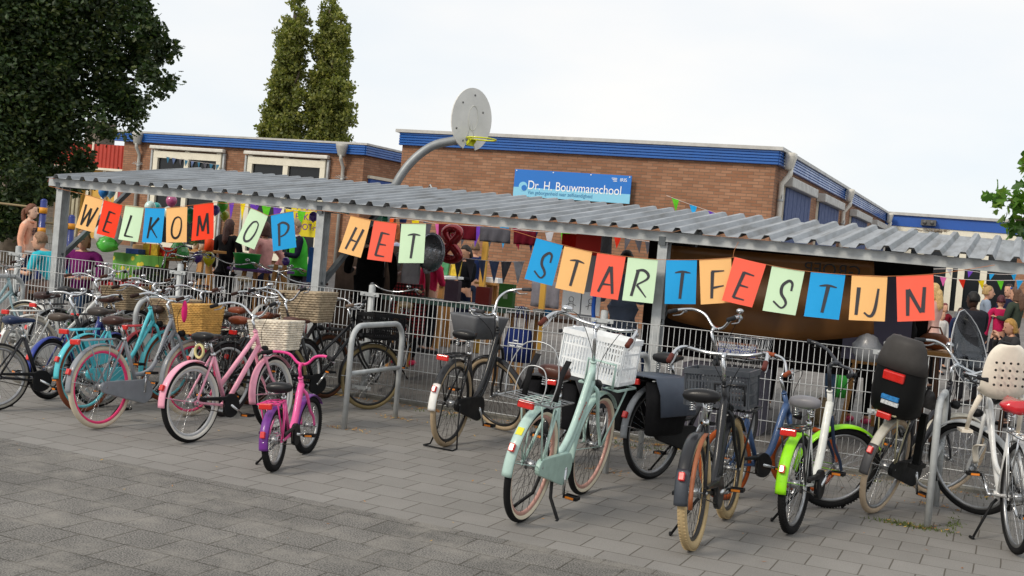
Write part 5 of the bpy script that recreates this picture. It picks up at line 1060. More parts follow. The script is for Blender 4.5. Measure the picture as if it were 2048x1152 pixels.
for cx,cy,n,sx,sy in ((-.62,9.28,260,.12,.04),(-.3,9.6,90,.03,.2),(-3.2,10.9,120,.3,.06),(-5.2,10.95,90,.5,.05),(-1.2,11.05,140,.9,.04)):
    for _ in range(n):
        x=cx+rnd.gauss(0,sx);y=cy+rnd.gauss(0,sy);h=rnd.uniform(.008,.035); a=rnd.uniform(0,6.3); d_=V((math.cos(a),math.sin(a),0))*.006; p=V((x,y,0)); b.add([p-d_,p+d_,p+V((rnd.gauss(0,.012),rnd.gauss(0,.012),h))],[(0,1,2)])
tag(b.build('grass_tufts',leafmat('weed_green',(.09,.12,.03))),'weeds growing between pavers beside the rack feet and fence','grass',kind='stuff')
# ---------------- people ----------------
CA=R(-66); AW=R(114); LF=R(203.7); RT=R(23.7)
def skinmesh(vs,es,rs):
    me=bpy.data.meshes.new('t'); me.from_pydata([tuple(v) for v in vs],es,[]); o=bpy.data.objects.new('t',me); col.objects.link(o)
    o.modifiers.new('k','SKIN'); 
    for i,r in enumerate(rs):
        rr=r if isinstance(r,tuple) else (r,r); me.skin_vertices[0].data[i].radius=rr
    me.skin_vertices[0].data[0].use_root=True
    m=o.modifiers.new('s','SUBSURF'); m.levels=1
    o.modifiers['k'].use_smooth_shade=True
    dg=bpy.context.evaluated_depsgraph_get(); ev=bpy.data.meshes.new_from_object(o.evaluated_get(dg)); bpy.data.objects.remove(o); bpy.data.meshes.remove(me)
    V_=[v.co.copy() for v in ev.vertices]; F_=[tuple(p.vertices) for p in ev.polygons]; bpy.data.meshes.remove(ev); return V_,F_
def person(lab,px,py,d,face,top,leg,hair,skin='C99A80',pose='stand',hairst='short',arms=None,build=1.0,shoe='2A2A2C',pattern=None,bend=0,head=(0,0),height=None,extra=None,feet=None,sleeve=1.0,coat=0,nofoot=False):
    if feet: X,Y=feet; g=yardz(X,Y); hgt=height
    else:
        p=gd(px,py,d); X,Y=p.x,p.y; g=yardz(X,Y); hgt=(p.z-g) if pose!='sit' else (height or 1.68)
    if pose=='stand' and height: hgt=height
    s=hgt/1.72
    rt=empty('person',(X,Y,g if pose!='sit' else g),lab,'person'); rt.rotation_euler=(0,0,face-math.pi/2); rt.scale=(1,1,1)   # local +y is the way the person faces
    bw=build; sw=.175*bw; hw=.085*bw
    hip=V((0,0,.93)); dz=0
    if pose=='sit': hip=V((0,0,.52)); 
    bn=R(bend); up=V((0,math.sin(bn),math.cos(bn)))
    fw=V((0,math.cos(bn),-math.sin(bn)))
    ch=hip+up*.26; sh=hip+up*.46; nk=hip+up*.52; hd=hip+up*.545+V((0,.015+.05*math.sin(bn),.0))
    if pose=='sit' and not feet:
        pass
    def A_(sgn,spec):
        S_=sh+V((sgn*sw,0,-.01)); 
        if spec=='down': e=S_+V((sgn*.05,-.02,-.28)); w=e+V((sgn*.0,.06,-.25))
        elif spec=='front': e=S_+V((sgn*.04,.05,-.26)); w=e+V((-sgn*.06,.22,.03))
        elif spec=='hip': e=S_+V((sgn*.17,-.08,-.24)); w=e+V((-sgn*.10,.10,-.19))
        elif spec=='cross': e=S_+V((sgn*.05,.06,-.27)); w=e+V((-sgn*.2,.15,.0))
        elif spec=='up': e=S_+V((sgn*.08,.12,.14)); w=e+V((-sgn*.04,.06,.24))
        elif spec=='back': e=S_+V((sgn*.06,-.14,-.24)); w=e+V((0,-.06,-.22))
        elif spec=='reach': e=S_+V((sgn*.03,.16,-.2)); w=e+V((-sgn*.02,.24,-.02))
        elif spec=='face': e=S_+V((sgn*.02,.16,-.2)); w=S_+V((-sgn*.10,.24,.02))
        return S_,e,w
    arms_=arms or ('down','down'); 
    Rr=A_(1,arms_[0]); Ll=A_(-1,arms_[1])
    if pose=='sit':
        kn=[V((s_*.12,.42,.50)) for s_ in(1,-1)]; an=[V((s_*.12,.40,.09)) for s_ in(1,-1)]
    else:
        kn=[V((s_*(hw+.01),.02,.49)) for s_ in(1,-1)]; an=[V((s_*(hw+.02),-.02,.09)) for s_ in(1,-1)]
    toe=[a+V((.01*s_,.16,-.055)) for a,s_ in zip(an,(1,-1))]
    hj=[hip+V((s_*hw,0,-.04)) for s_ in(1,-1)]
    sx=lambda L__:[p*s for p in L__]
    # body: one continuous skinned figure
    vs=[hip,hip+up*.12,ch,sh,nk,nk+(hd-nk)*.7+V((0,.01,.03)), hj[0],kn[0],an[0],hj[1],kn[1],an[1],Rr[0],Rr[1],Rr[2],Ll[0],Ll[1],Ll[2],toe[0],toe[1]]
    es=[(0,1),(1,2),(2,3),(3,4),(4,5),(0,6),(6,7),(7,8),(0,9),(9,10),(10,11),(3,12),(12,13),(13,14),(3,15),(15,16),(16,17),(8,18),(11,19)]
    rs=[.10,.095,.105,.08,.048,.046,.075,.05,.036,.075,.05,.036,.05,.036,.024,.05,.036,.024,.03,.03]
    Vb,Fb=skinmesh([v*s for v in vs],es,[r*s*.96 for r in rs])
    b=MB(); b.add(Vb,Fb)
    hc=(hd+V((head[0]*.03,.02,.115)))*s; ry=Matrix.Rotation(R(head[0]),3,'Z')@Matrix.Rotation(R(-head[1]),3,'X')
    # head: shaped skull with jaw, brow, nose, ears
    secs=[]; 
    for z,w_,f_,k_ in ((-.125,.025,.055,.01),(-.11,.043,.075,.045),(-.08,.058,.09,.07),(-.045,.066,.094,.085),(-.01,.071,.092,.094),(.025,.074,.092,.098),(.06,.072,.088,.096),(.09,.06,.07,.08),(.112,.036,.042,.05),(.12,.008,.01,.012)):
        ring=[]
        for i in range(18):
            a=2*math.pi*i/18; x=math.sin(a)*w_; y=math.cos(a)*(f_ if math.cos(a)>0 else k_)
            if i==0: y+= {-.045:.014,-.01:.020,-.08:.004,.025:.004}.get(z,0)
            if i in(1,17) and z==.025: y+=-.006
            if i in(2,16) and z in(-.01,): y+=.002
            ring.append(hc+(ry@V((x,y-.005,z)))*s)
        secs.append(ring)
    b.loft(secs)
    for s_ in(-1,1): b.ell(hc+(ry@V((s_*.074,-.012,-.012)))*s,(.012*s,.018*s,.03*s),8,6)
    b.ell(hc+(ry@V((0,.108,-.028)))*s,(.013*s,.016*s,.014*s),8,6)
    for S_,E_,W_ in (Rr,Ll):   # hands: palm, four unequal fingers, thumb
        u=(W_-E_).normalized(); v=u.cross(V((0,0,1))) if abs(u.z)<.9 else u.cross(V((0,1,0))); v=v.normalized(); n=u.cross(v); sg_=1 if S_.x>0 else -1
        pc=(W_+u*.045)*s; b.tube([W_*s,(W_+u*.03)*s,(W_+u*.075)*s,(W_+u*.09)*s],[.02*s,.03*s,.034*s,.028*s],8,sq=.5)
        for q,l_ in ((-1.5,.055),(-.5,.068),(.5,.064),(1.5,.05)):
            a0_=W_+u*.085+v*q*.016; b.tube([a0_*s,(a0_+u*l_*.5+n*.006)*s,(a0_+u*l_*.95+n*.02)*s],[.0085*s,.008*s,.006*s],5)
        a0_=W_+u*.03+v*.022*sg_; b.tube([a0_*s,(a0_+u*.03+v*.02*sg_)*s,(a0_+u*.055+v*.022*sg_+n*.01)*s],[.010*s,.009*s,.007*s],5)
    sk=mat('skin_'+skin,s2l(skin),.55,0,.05,10); b.build('body',sk,rt)
    e=MB()
    for s_ in(-1,1): e.ell(hc+(ry@V((s_*.03,.083,.004)))*s,(.011*s,.007*s,.006*s),8,5)
    e.build('eyes',mat('eye_dark',(.03,.025,.02),.3),rt)
    e=MB(); e.ell(hc+(ry@V((0,.086,-.062)))*s,(.022*s,.006*s,.006*s),8,5); e.build('mouth',mat('lip_'+skin,tuple(q*.6 for q in s2l(skin)),.5),rt)
    # top
    sl=sleeve
    vs=[hip+up*(-.02-coat*.0),hip+up*.12,ch,sh+up*.005,nk-up*.035, Rr[0],Rr[0].lerp(Rr[1],min(1,sl*2)),Ll[0],Ll[0].lerp(Ll[1],min(1,sl*2))]
    es=[(0,1),(1,2),(2,3),(3,4),(3,5),(5,6),(3,7),(7,8)]; rs=[(.135*bw,.10*bw),(.125*bw,.1*bw),(.14*bw,.115*bw),(.105*bw,.09),.062,.068,.056,.068,.056]
    if sl>.5: vs+= [Rr[1].lerp(Rr[2],(sl-.5)*2*.93),Ll[1].lerp(Ll[2],(sl-.5)*2*.93)]; es+= [(6,9),(8,10)]; rs+= [.038,.038]
    if coat: vs+= [hip+V((0,-.01,-.2*coat)),hip+V((0,-.01,-.42*coat))]; k_=len(vs); es+= [(0,k_-2),(k_-2,k_-1)]; rs+= [(.15*bw,.12*bw),(.155*bw,.13*bw)]
    Vt,Ft=skinmesh([v*s for v in vs],es,[tuple(q*s for q in r) if isinstance(r,tuple) else r*s for r in rs]); b=MB(); b.add(Vt,Ft)
    tm=pattern or cloth(top); b.build('top',tm,rt)
    # trousers
    vs=[hip+up*.03,hip-up*.04,hj[0]-V((0,0,.02)),kn[0],an[0]+V((0,0,.0)),hj[1]-V((0,0,.02)),kn[1],an[1]+V((0,0,.0))]; es=[(0,1),(1,2),(2,3),(3,4),(1,5),(5,6),(6,7)]
    rs=[(.125*bw,.095*bw),(.13*bw,.105*bw),.092*bw,.066,.05,.092*bw,.066,.05]
    Vt,Ft=skinmesh([v*s for v in vs],es,[tuple(q*s for q in r) if isinstance(r,tuple) else r*s for r in rs]); b=MB(); b.add(Vt,Ft); b.build('trousers',cloth(leg),rt)
    for a,t_ in zip(an,toe):
        b=MB(); b.tube(spl([(a+V((0,-.06,-.05)))*s,(a+V((0,0,-.045)))*s,(a.lerp(t_,.6)+V((0,0,-.02)))*s,(t_+V((0,.03,-.012)))*s],4),[.03*s]+[.042*s]*6+[.045*s]*4+[.03*s]*2,9,sq=.8); b.build('shoe',plast(shoe,.7),rt)
    # hair
    b=MB(); rnd=random.Random(int(px)); secs=[]
    drop={'short':-.045,'bob':-.12,'long':-.13,'pony':-.05,'bun':-.05,'none':.03}[hairst]
    for z in [.132,.128,.112,.085,.05,.015,-.02,-.05,-.08,-.11,-.13]:
        if z<drop: break
        zc=min(z,.118); w_=.080*math.sqrt(max(.0,1-(max(0,z)/.135)**2)) if z>0 else .080; ring=[]
        for i in range(20):
            a=2*math.pi*i/20; c_=math.cos(a); x=math.sin(a)*(w_+.006); y=c_*(w_*1.22+.008)
            fr=.075 if hairst!='none' else 0
            if z<.055 and c_>.15: y=min(y,.0 if z<.02 else .05); x*=1.0 if z<.0 else 1.0
            j=1+rnd.uniform(-.07,.09); ring.append(hc+(ry@V((x*j,y*j-.012,z)))*s)
        secs.append(ring)
    b.loft(secs)
    if hairst=='long':
        b.tube(spl([hc+(ry@V((0,-.07,.02)))*s,hc+V((0,-.10,-.1))*s,hc+V((.01,-.105,-.22))*s,hc+V((.0,-.10,-.36))*s],4),[.06*s]+[.085*s]*5+[.09*s]*4+[.05*s,.03*s,.01*s],10,sq=.6)
    if hairst=='pony': b.tube(spl([hc+(ry@V((0,-.09,.03)))*s,hc+(ry@V((0,-.15,.0)))*s,hc+V((0,-.15,-.12))*s,hc+V((.0,-.11,-.24))*s],4),[.02*s]+[.035*s]*4+[.04*s]*5+[.025*s,.015*s,.005*s],9)
    if hairst=='bun': b.ell(hc+(ry@V((0,-.07,.12)))*s,(.04*s,.04*s,.04*s),10,8)
    if hair: b.build('hair',mat('hair_'+hair,s2l(hair),.6,0,.3,40,.6,70),rt)
    if extra: extra(rt,dict(s=s,hip=hip,up=up,ch=ch,sh=sh,hc=hc,ry=ry,Rr=Rr,Ll=Ll,bw=bw,nk=nk))
    return rt
def plaidm():
    def fn(nt,b,NN,LL):
        t=NN('ShaderNodeTexCoord'); b.inputs['Base Color'].default_value=(.2,.01,.01,1); last=None
        for i,(sc_,dr) in enumerate(((16,'X'),(16,'Z'))):
            wv=NN('ShaderNodeTexWave'); wv.bands_direction=dr; wv.wave_profile='SIN'; wv.inputs['Scale'].default_value=sc_*.45; LL(t.outputs['Object'],wv.inputs['Vector'])
            mr=NN('ShaderNodeMapRange'); mr.inputs[1].default_value=.45; mr.inputs[2].default_value=.55; mr.inputs[3].default_value=.15; mr.inputs[4].default_value=1; LL(wv.outputs[0],mr.inputs[0]); 
            if last is None: last=mr.outputs[0]
            else: m=NN('ShaderNodeMath'); m.operation='MULTIPLY'; LL(last,m.inputs[0]); LL(mr.outputs[0],m.inputs[1]); last=m.outputs[0]
        s=NN('ShaderNodeVectorMath'); s.operation='SCALE'; s.inputs[0].default_value=(.36,.02,.025); LL(last,s.inputs['Scale']); LL(s.outputs[0],b.inputs['Base Color'])
    return node_mat('red_black_plaid',fn,.9)
def stripem(c1,c2,scale,name,dr='Z'):
    def fn(nt,b,NN,LL):
        t=NN('ShaderNodeTexCoord'); wv=NN('ShaderNodeTexWave'); wv.bands_direction=dr; wv.inputs['Scale'].default_value=scale; LL(t.outputs['Object'],wv.inputs['Vector'])
        m=NN('ShaderNodeMix'); m.data_type='RGBA'; LL(wv.outputs[0],m.inputs[0]); m.inputs[6].default_value=(*s2l(c1),1); m.inputs[7].default_value=(*s2l(c2),1); LL(m.outputs[2],b.inputs['Base Color'])
    return node_mat(name,fn,.9)
def plaid_skirt(rt,I):
    s=I['s']; b=MB(); secs=[]; h=I['hip']; rnd=random.Random(2)
    for z,w_,d_ in ((.10,.165,.13),(.02,.19,.15),(-.12,.21,.165),(-.28,.225,.17),(-.42,.24,.175),(-.56,.235,.17)):
        secs.append([(h+V((math.sin(a)*w_*(1+.05*math.sin(6*a+z*9)),math.cos(a)*d_*(1+.07*math.sin(5*a+z*12))-.01,z+.02*math.sin(4*a)*(z<-.5))))*s for a in [2*math.pi*i/24 for i in range(24)]])
    b.loft(secs); b.build('tied_shirt',plaidm(),rt)
def vest(rt,I):
    s=I['s']; h=I['hip']; up=I['up']; b=MB(); secs=[]
    for t,w_,d_ in ((-.12,.185,.145),(.05,.175,.14),(.2,.185,.145),(.36,.19,.14),(.45,.165,.115),(.49,.10,.09)):
        secs.append([(h+up*t+V((math.sin(a)*w_,math.cos(a)*d_,0)))*s for a in [R(20+320*i/22) for i in range(23)]])
    n=23; b.add([p for q in secs for p in q],[(i*n+k,i*n+k+1,(i+1)*n+k+1,(i+1)*n+k) for i in range(5) for k in range(n-1)]); o=b.build('vest',cloth('46B83A'),rt); m=o.modifiers.new('s','SOLIDIFY'); m.thickness=.02
    b=MB(); b.tube([I['hc']+V((.085*math.cos(a),.075*math.sin(a),-.17+.02*math.sin(3*a)))*s for a in [2*math.pi*i/16 for i in range(16)]],.035*s,8,closed=True); b.tube([I['hc']+V((.02,.09,-.18))*s,I['hc']+V((.03,.13,-.28))*s,I['hc']+V((.03,.14,-.36))*s],.035*s,8); b.build('scarf',stripem('E8E8E4','9A9A98',9,'scarf_pattern','X'),rt)
def glasses(rt,I):
    s=I['s']; b=MB()
    for s_ in(-1,1): b.tube([I['hc']+(I['ry']@V((s_*.033+.022*math.cos(a),.095,.004+.017*math.sin(a))))*s for a in [2*math.pi*i/12 for i in range(12)]],.0025,4,closed=True)
    b.tube([I['hc']+(I['ry']@V((.055,.09,.006)))*s,I['hc']+(I['ry']@V((.078,-.01,.004)))*s],.0025,4); b.build('glasses',BLKP,rt)
def print_front(rt,I):
    s=I['s']; b=MB(); c=I['ch']+I['up']*.06
    for i in range(5): b.box((c+V((0,.115,.05-.025*i)))*s,(.12-.015*(i%2),.012,.014))
    b.build('chest_print',cloth('3A3840'),rt); b=MB(); b.tube([(I['nk']+V((math.sin(a)*.07,math.cos(a)*.075+.01,-.03-.02*math.cos(a))))*s for a in [2*math.pi*i/14 for i in range(14)]],.012*s,6,closed=True); b.build('neckband',cloth('C98868'),rt)
    b=MB(); h=I['hip']; b.tube([(h+V((math.sin(a)*.125,math.cos(a)*.10,-.03-.03*(math.cos(a)<0))))*s for a in [2*math.pi*i/18 for i in range(18)]],.022*s,7,closed=True); b.build('shirt_hem',cloth('EDEBE6'),rt)
def sunglasses(rt,I):
    s=I['s']; b=MB()
    for s_ in(-1,1): b.ell(I['hc']+(I['ry']@V((s_*.035,.07,.095)))*s,(.028,.01,.02),10,6)
    b.build('sunglasses',mat('blue_mirror',s2l('4A78D0'),.1,.6),rt)
person('girl in pale peach sweater and dark jeans walking at the far left',62,407,18.2,R(14),'E6A98C','1E2A48','6A3F28',skin='DDB49C',pose='stand',extra=print_front,hairst='pony',arms=('down','back'),build=.86,shoe='5A4A40')
person('seated person in turquoise shirt bending forward behind the left post',133,432,16.6,R(196),'35B4C4','5A4A44','8A6A50',pose='sit',bend=34,height=1.8,arms=('reach','front'),build=1.5,hairst='short',sleeve=.45)
person('woman in purple blouse sitting with folded arms below the W sheet',172,436,15.8,R(-62),'6E1F62','3E5878','7A5A3A',pose='sit',arms=('cross','cross'),build=1.15,height=1.85,hairst='bob',sleeve=.8)
person('woman with long dark brown hair and black coat seen from behind',459,438,18.6,R(95),'0F0F12','17181C','3A1E18',hairst='long',arms=('front','down'),build=1.12,coat=.6)
person('woman in pale pink sweater and dark jeans between the O and P sheets',533,443,18,R(175),'E0A49C','1C2236','4A3026',hairst='bob',arms=('hip','front'),build=1.2,extra=glasses)
person('woman in bright green vest and pale scarf left of the middle post',603,438,18.8,R(232),'1C2032','1B1A1E','9A866C',hairst='short',arms=('front','front'),bend=6,extra=vest,head=(0,22),coat=0)
person('large person in black coat seen from behind under the H and E sheets',748,452,15.6,R(118),'0B0B0C','15151A','2A2420',hairst='bob',arms=('down','front'),build=1.45,coat=.5)
person('red haired woman in white and blue top beside the coral E sheet',797,448,18,R(210),'B9BED6','7A86B0','B0622E',hairst='bob',arms=('down','down'),build=1.0,coat=.6)
person('person in grey t-shirt with red plaid shirt tied round the waist',829,458,15.6,R(112),'A6A2A6','15151A','2A1A14',skin='5A3626',hairst='pony',arms=('down','front'),build=.98,sleeve=.4,bend=6,extra=plaid_skirt,shoe='D8325A')
person('child in black waistcoat with pink sleeves beside the silver balloon',868,492,17,R(70),'C62A52','17171C','2A1E18',hairst='short',arms=('front','down'),build=.95,sleeve=.85)
person('dark haired child in black coat looking down behind the green table',936,490,18.4,R(250),'0E1016','141A30','1E1612',hairst='bob',arms=('front','front'),head=(0,25),build=1.05)
person('boy in dark blue shirt reaching up at the brick wall',952,484,20.2,R(120),'1C2A52','20283C','6A5138',arms=('up','down'),sleeve=.45,build=.95)
person('person in striped grey blue shirt behind the A and R sheets',1256,500,14.6,R(125),'7A88A0','2A3C5E','2A1C16',arms=('front','front'),build=1.2,pattern=stripem('8794A8','5A6884',22,'grey_stripes'),coat=.3)
person('child in light blue denim top left of the right shelter post',1313,511,15.4,R(190),'7FA6C4','3A4E78','1E1614',build=1.0,arms=('down','front'))
p=gz(1552,826,.05); person('person in black trousers and white shoes behind the brown tarp',1552,500,14,R(100),'202024','101014','3A2A20',feet=(p.x,p.y),height=1.68,shoe='D8D4CC')
p=gz(1655,846,.05); person('person in light blue jeans behind the brown tarp',1655,500,14,R(190),'3A4A6A','5A7898','6A4A30',feet=(p.x,p.y),height=1.66,shoe='8A7A66')
p=gz(1712,852,.05); person('person in black trousers and pink shoes behind the brown tarp',1712,500,14,R(80),'1A1A20','101014','2A1E18',feet=(p.x,p.y),height=1.7,shoe='C64A6A',arms=('front','front'))
person('man in dark jacket seen from behind at the right under the shelter',1951,583,16.2,R(140),'2B2C33','1C1C20','0E0C0B',skin='3A241A',arms=('front','down'),build=1.45,coat=.5)
person('blond child with hand at the mouth at the right edge',2036,638,14.6,R(205),'3A3A3C','3A3A44','A8803E',hairst='bob',arms=('face','face'),build=1.0,bend=8,head=(0,14))
person('woman with blond bun and grey top in the group at the right',1975,571,20.6,R(10),'8A97A8','2A3040','A88A5A',hairst='bun',arms=('front','down'))
person('bearded man in dark navy shirt facing the group at the right',2021,568,21.2,R(235),'20243C','20242E','2A1A14',arms=('cross','cross'),sleeve=.5)
person('woman in dark green cardigan with sunglasses on her head',2036,574,19.6,R(150),'3A4238','2A2A2E','5A4030',hairst='long',arms=('front','front'),extra=sunglasses)
person('blond woman in pale pink jacket beside the N sheet',1872,566,17.6,R(150),'D8AFA4','141416','C8A870',hairst='long',arms=('front','down'),coat=.2)
person('child in dark red hood sitting by the far window',1890,606,21,R(-60),'7A1C2A','2A2A2E','6A2A2A',hairst='bob')
person('small child in white shirt in front of the red hooded child',1884,620,20,R(-50),'D8D4D0','2A2A3E','8A5A32')
person('small dark haired child in navy shirt by the far window',1922,615,20.6,R(-70),'24304E','20242E','2A1A14')
person('child with dark cap and pink bag in the group at the right',2004,590,19.8,R(100),'B02050','1C1C22','4A1420')
# ---------------- stalls and yard objects ----------------
WOODM=mat('pine_wood',s2l('B58346'),.6,0,.2,4); WOODD=mat('dark_stained_wood',s2l('5A3A22'),.6,0,.25,4)
def table(lab,x0,x1,y,d,dp,topm,legm=WOODM,th=.04,cloth_=None,px=True,z=None):
    a=gd(x0,y,d); c=gd(x1,y,d); zt=z or (a.z+c.z)/2; X0,X1=a.x,c.x; Y=(a.y+c.y)/2; g=yardz((X0+X1)/2,Y); rt=empty('table',((X0+X1)/2,Y,g),lab,'table'); w_=abs(X1-X0); h=zt-g
    b=MB(); b.box((0,0,h-th/2),(w_,dp,th)); b.build('table_top',topm,rt,.005)
    for sx_ in(-1,1):
        for sy_ in(-1,1): b=MB(); b.bar((sx_*(w_/2-.12),sy_*(dp/2-.1),0),(sx_*(w_/2-.16),sy_*(dp/2-.22),h-th),.05); b.build('leg',legm,rt)
    if cloth_:
        b=MB(); n=40; pts=[]
        for i in range(n+1):
            t=i/n; pts.append((lerp(-w_/2-.02,w_/2+.02,t),-dp/2-.015-.012*math.sin(t*40)))
        lo=[V((x,y_-.01+.01*math.sin(x*22),h-.34+.02*math.sin(x*7))) for x,y_ in pts]; hi=[V((x,-dp/2-.008,h+.004)) for x,y_ in pts]; bk=[V((x,dp/2,h+.004)) for x,y_ in pts]
        vs=lo+hi+bk; m=n+1; b.add(vs,[(i,i+1,m+i+1,m+i) for i in range(n)]+[(m+i,m+i+1,2*m+i+1,2*m+i) for i in range(n)]); o=b.build('tablecloth',cloth_,rt)
        o.parent=None; o.location=rt.location; o.name='tablecloth'; tag(o,'tablecloth on the '+lab.split(' with')[0].split(' behind')[0],'tablecloth')
    return rt,V(((X0+X1)/2,Y,zt)),w_
def dotm(c1,c2,sc_,name):
    def fn(nt,b,NN,LL):
        t=NN('ShaderNodeTexCoord'); v=NN('ShaderNodeTexVoronoi'); v.inputs['Scale'].default_value=sc_; LL(t.outputs['Object'],v.inputs['Vector']); r=NN('ShaderNodeMapRange'); r.inputs[1].default_value=.28; r.inputs[2].default_value=.32; LL(v.outputs['Distance'],r.inputs[0])
        m=NN('ShaderNodeMix'); m.data_type='RGBA'; LL(r.outputs[0],m.inputs[0]); m.inputs[6].default_value=(*s2l(c1),1); m.inputs[7].default_value=(*s2l(c2),1); LL(m.outputs[2],b.inputs['Base Color'])
    return node_mat(name,fn,.8)
GRC=dotm('D8C83A','5E9C3E',9,'green_spotted_cloth')
t1,c1_,w1=table('left stall table with green spotted cloth',250,388,512,16.6,.8,WOODM,cloth_=GRC)
def thing(name,mb,m,loc,lab,cat,grp=None,bevel=0,rz=0):
    o=mb.build(name,m,None,bevel); o.location=loc; o.rotation_euler=(0,0,rz); return tag(o,lab,cat,grp)
def gift(name,px,d,size,m,lab,cat,zbase,rz=0,name2=None,ribbon=None):
    p=gd(px[0],px[1],d); b=MB(); w_,dp,h=size; b.box((0,0,h/2),(w_,dp,h)); o=thing(name,b,m,(p.x,p.y,zbase),lab,cat,None,.006,rz)
    if ribbon: b=MB(); b.box((0,0,h/2),(w_+.006,.02,h+.006)); b.box((0,0,h/2),(.02,dp+.006,h+.006)); b.build('ribbon',ribbon,o)
    return o
z1=c1_.z+.006
gift('toy_package',(305,497),16.5,(.24,.12,.16),mat('yellow_card',s2l('D8B02A'),.6,0,.3,20),'yellow toy package with red print on the left stall table','package',z1,.2,ribbon=mat('red_card',s2l('C0321E'),.6))
gift('toy_package',(334,497),16.5,(.30,.1,.13),dotm('E8A81E','C81E14',14,'red_yellow_dots'),'red package with yellow dots on the left stall table','package',z1,-.1)
gift('gift_box',(285,500),16.7,(.2,.2,.13),mat('tan_card',s2l('C89A6A'),.7,0,.2,9),'tan cardboard box at the left of the stall table','box',z1)
gift('book_stack',(271,506),16.4,(.22,.16,.07),mat('blue_card',s2l('2A50A0'),.6,0,.3,20),'small blue stack of books on the left stall table','books',z1)
p=gd(358,500,16.6); b=MB(); b.loft([[V((math.cos(a)*r*(1+.2*math.sin(5*a)),math.sin(a)*r,z)) for a in [2*math.pi*i/14 for i in range(14)]] for z,r in((0,.14),(.1,.13),(.2,.08),(.26,.03),(.31,.07))]); thing('gift_bag',b,mat('green_cellophane',s2l('5AC86A'),.15,coat=.6,alpha=.85),(p.x,p.y,z1),'green cellophane gift wrap at the right of the stall table','gift wrap')
p=gd(216,478,15.6); b=MB(); rnd=random.Random(5); b.loft([[V((math.cos(a)*r*(1+.3*math.sin(3*a+z*19)+rnd.uniform(-.14,.14)),math.sin(a)*r*.7,z+rnd.uniform(-.015,.015))) for a in [2*math.pi*i/16 for i in range(16)]] for z,r in((0,.08),(.04,.14),(.1,.16),(.16,.11),(.2,.04))]); thing('plastic_bag',b,mat('lime_plastic',s2l('5FD84A'),.25,0,.1,6,coat=.4),(p.x,p.y,p.z-.17),'bright lime green plastic bag beside the purple blouse','plastic bag')
p=gd(219,455,16.2); b=MB(); b.loft([[V((math.cos(a)*r,math.sin(a)*r*.6,z)) for a in [2*math.pi*i/16 for i in range(16)]] for z,r in((0,.16),(.1,.24),(.35,.22),(.5,.12),(.55,.03))]); thing('white_sack',b,cloth('D0CEC8'),(p.x,p.y,p.z-.25),'white sack standing behind the orange red E sheet','sack')
# wooden desk and plants
t2,c2_,w2=table('low wooden work bench behind the violet balloon',388,436,500,18.2,.6,WOODM)
for px_,lab in ((392,'small potted plant at the left of the wooden bench'),(404,'small potted plant beside the orange bottle')):
    p=gd(px_,494,18.1); rt=empty('potted_plant',(p.x,p.y,c2_.z+.002),lab,'potted plant'); b=MB(); b.tube([(0,0,0),(0,0,.09)],[.04,.055],12); b.build('pot',plast('C9B8A4'),rt)
    leafcloud('foliage',[(V((0,0,.16)),V((.09,.09,.08)))],90,.05,[leafmat('weed_green',(.09,.12,.03))],int(px_),rt)
p=gd(418,492,18); b=MB(); b.tube([(0,0,0),(0,0,.16),(0,0,.2),(0,0,.26)],[.07,.07,.03,.025],14); o=thing('bottle',b,plast('E0481E'),(p.x,p.y,c2_.z+.002),'orange bottle on the wooden bench','bottle')
b=MB(); b.cyl((0,0,.26),(0,0,.31),.028,10); b.build('cap',plast('C01E1E'),o)
# tub table, easel, drapery
t3,c3_,w3=table('stall table with green tub between the black coat and pink sweater',470,575,538,17.2,.7,mat('violet_cloth_top',s2l('6A4A86'),.8))
p=gd(493,530,17); b=MB(); b.tube([(0,0,0),(0,0,.2),(0,0,.215)],[.16,.2,.21],24); b.box((0,0,.2),(.24,.24,.01)); thing('plastic_tub',b,plast('2E9A3E'),(p.x,p.y,c3_.z+.002),'large green plastic tub on the stall table','tub')
p=gd(515,526,16.9); b=MB(); b.ell((0,0,.03),(.2,.14,.03),18,6); thing('plate',b,plast('C9CCC8'),(gd(560,520,16.9).x,gd(560,520,16.9).y,c3_.z+.03),'pale oval plate beside the pink sweater','plate')
def easel(lab,x,ytop,ybot,d,w_,panel=None,pm=None,c=WOODM):
    a=gd(x,ytop,d); X,Y=a.x,a.y; g=yardz(X,Y); h=a.z-g; rt=empty('easel',(X,Y,g),lab,'easel')
    for s_ in(-1,1): b=MB(); b.bar((s_*w_,-.02,0),(s_*w_*.35,0,h),.055,.03); b.build('leg',c,rt)
    b=MB(); b.bar((0,.45,0),(0,.03,h*.95),.05,.03); b.build('rear_leg',c,rt); b=MB(); b.box((0,-.04,h*.45),(w_*1.7,.05,.04)); b.build('ledge',c,rt)
    if panel: b=MB(); b.box((0,-.05,h*.45+panel[1]/2+.02),(panel[0],.015,panel[1])); b.build('panel',pm,rt)
    return rt
easel('wooden easel with splayed legs beside the violet balloon',561,530,600,16.2,.2)
easel('tall wooden easel with grey panel left of the N sheet',1765,560,720,13.4,.3,(.75,1.0),mat('grey_violet_panel',s2l('6E6C82'),.8))
easel('wooden easel with pale panel right of the N sheet base',1825,590,720,14.2,.22,(.4,.5),mat('beige_panel',s2l('C8A890'),.8))
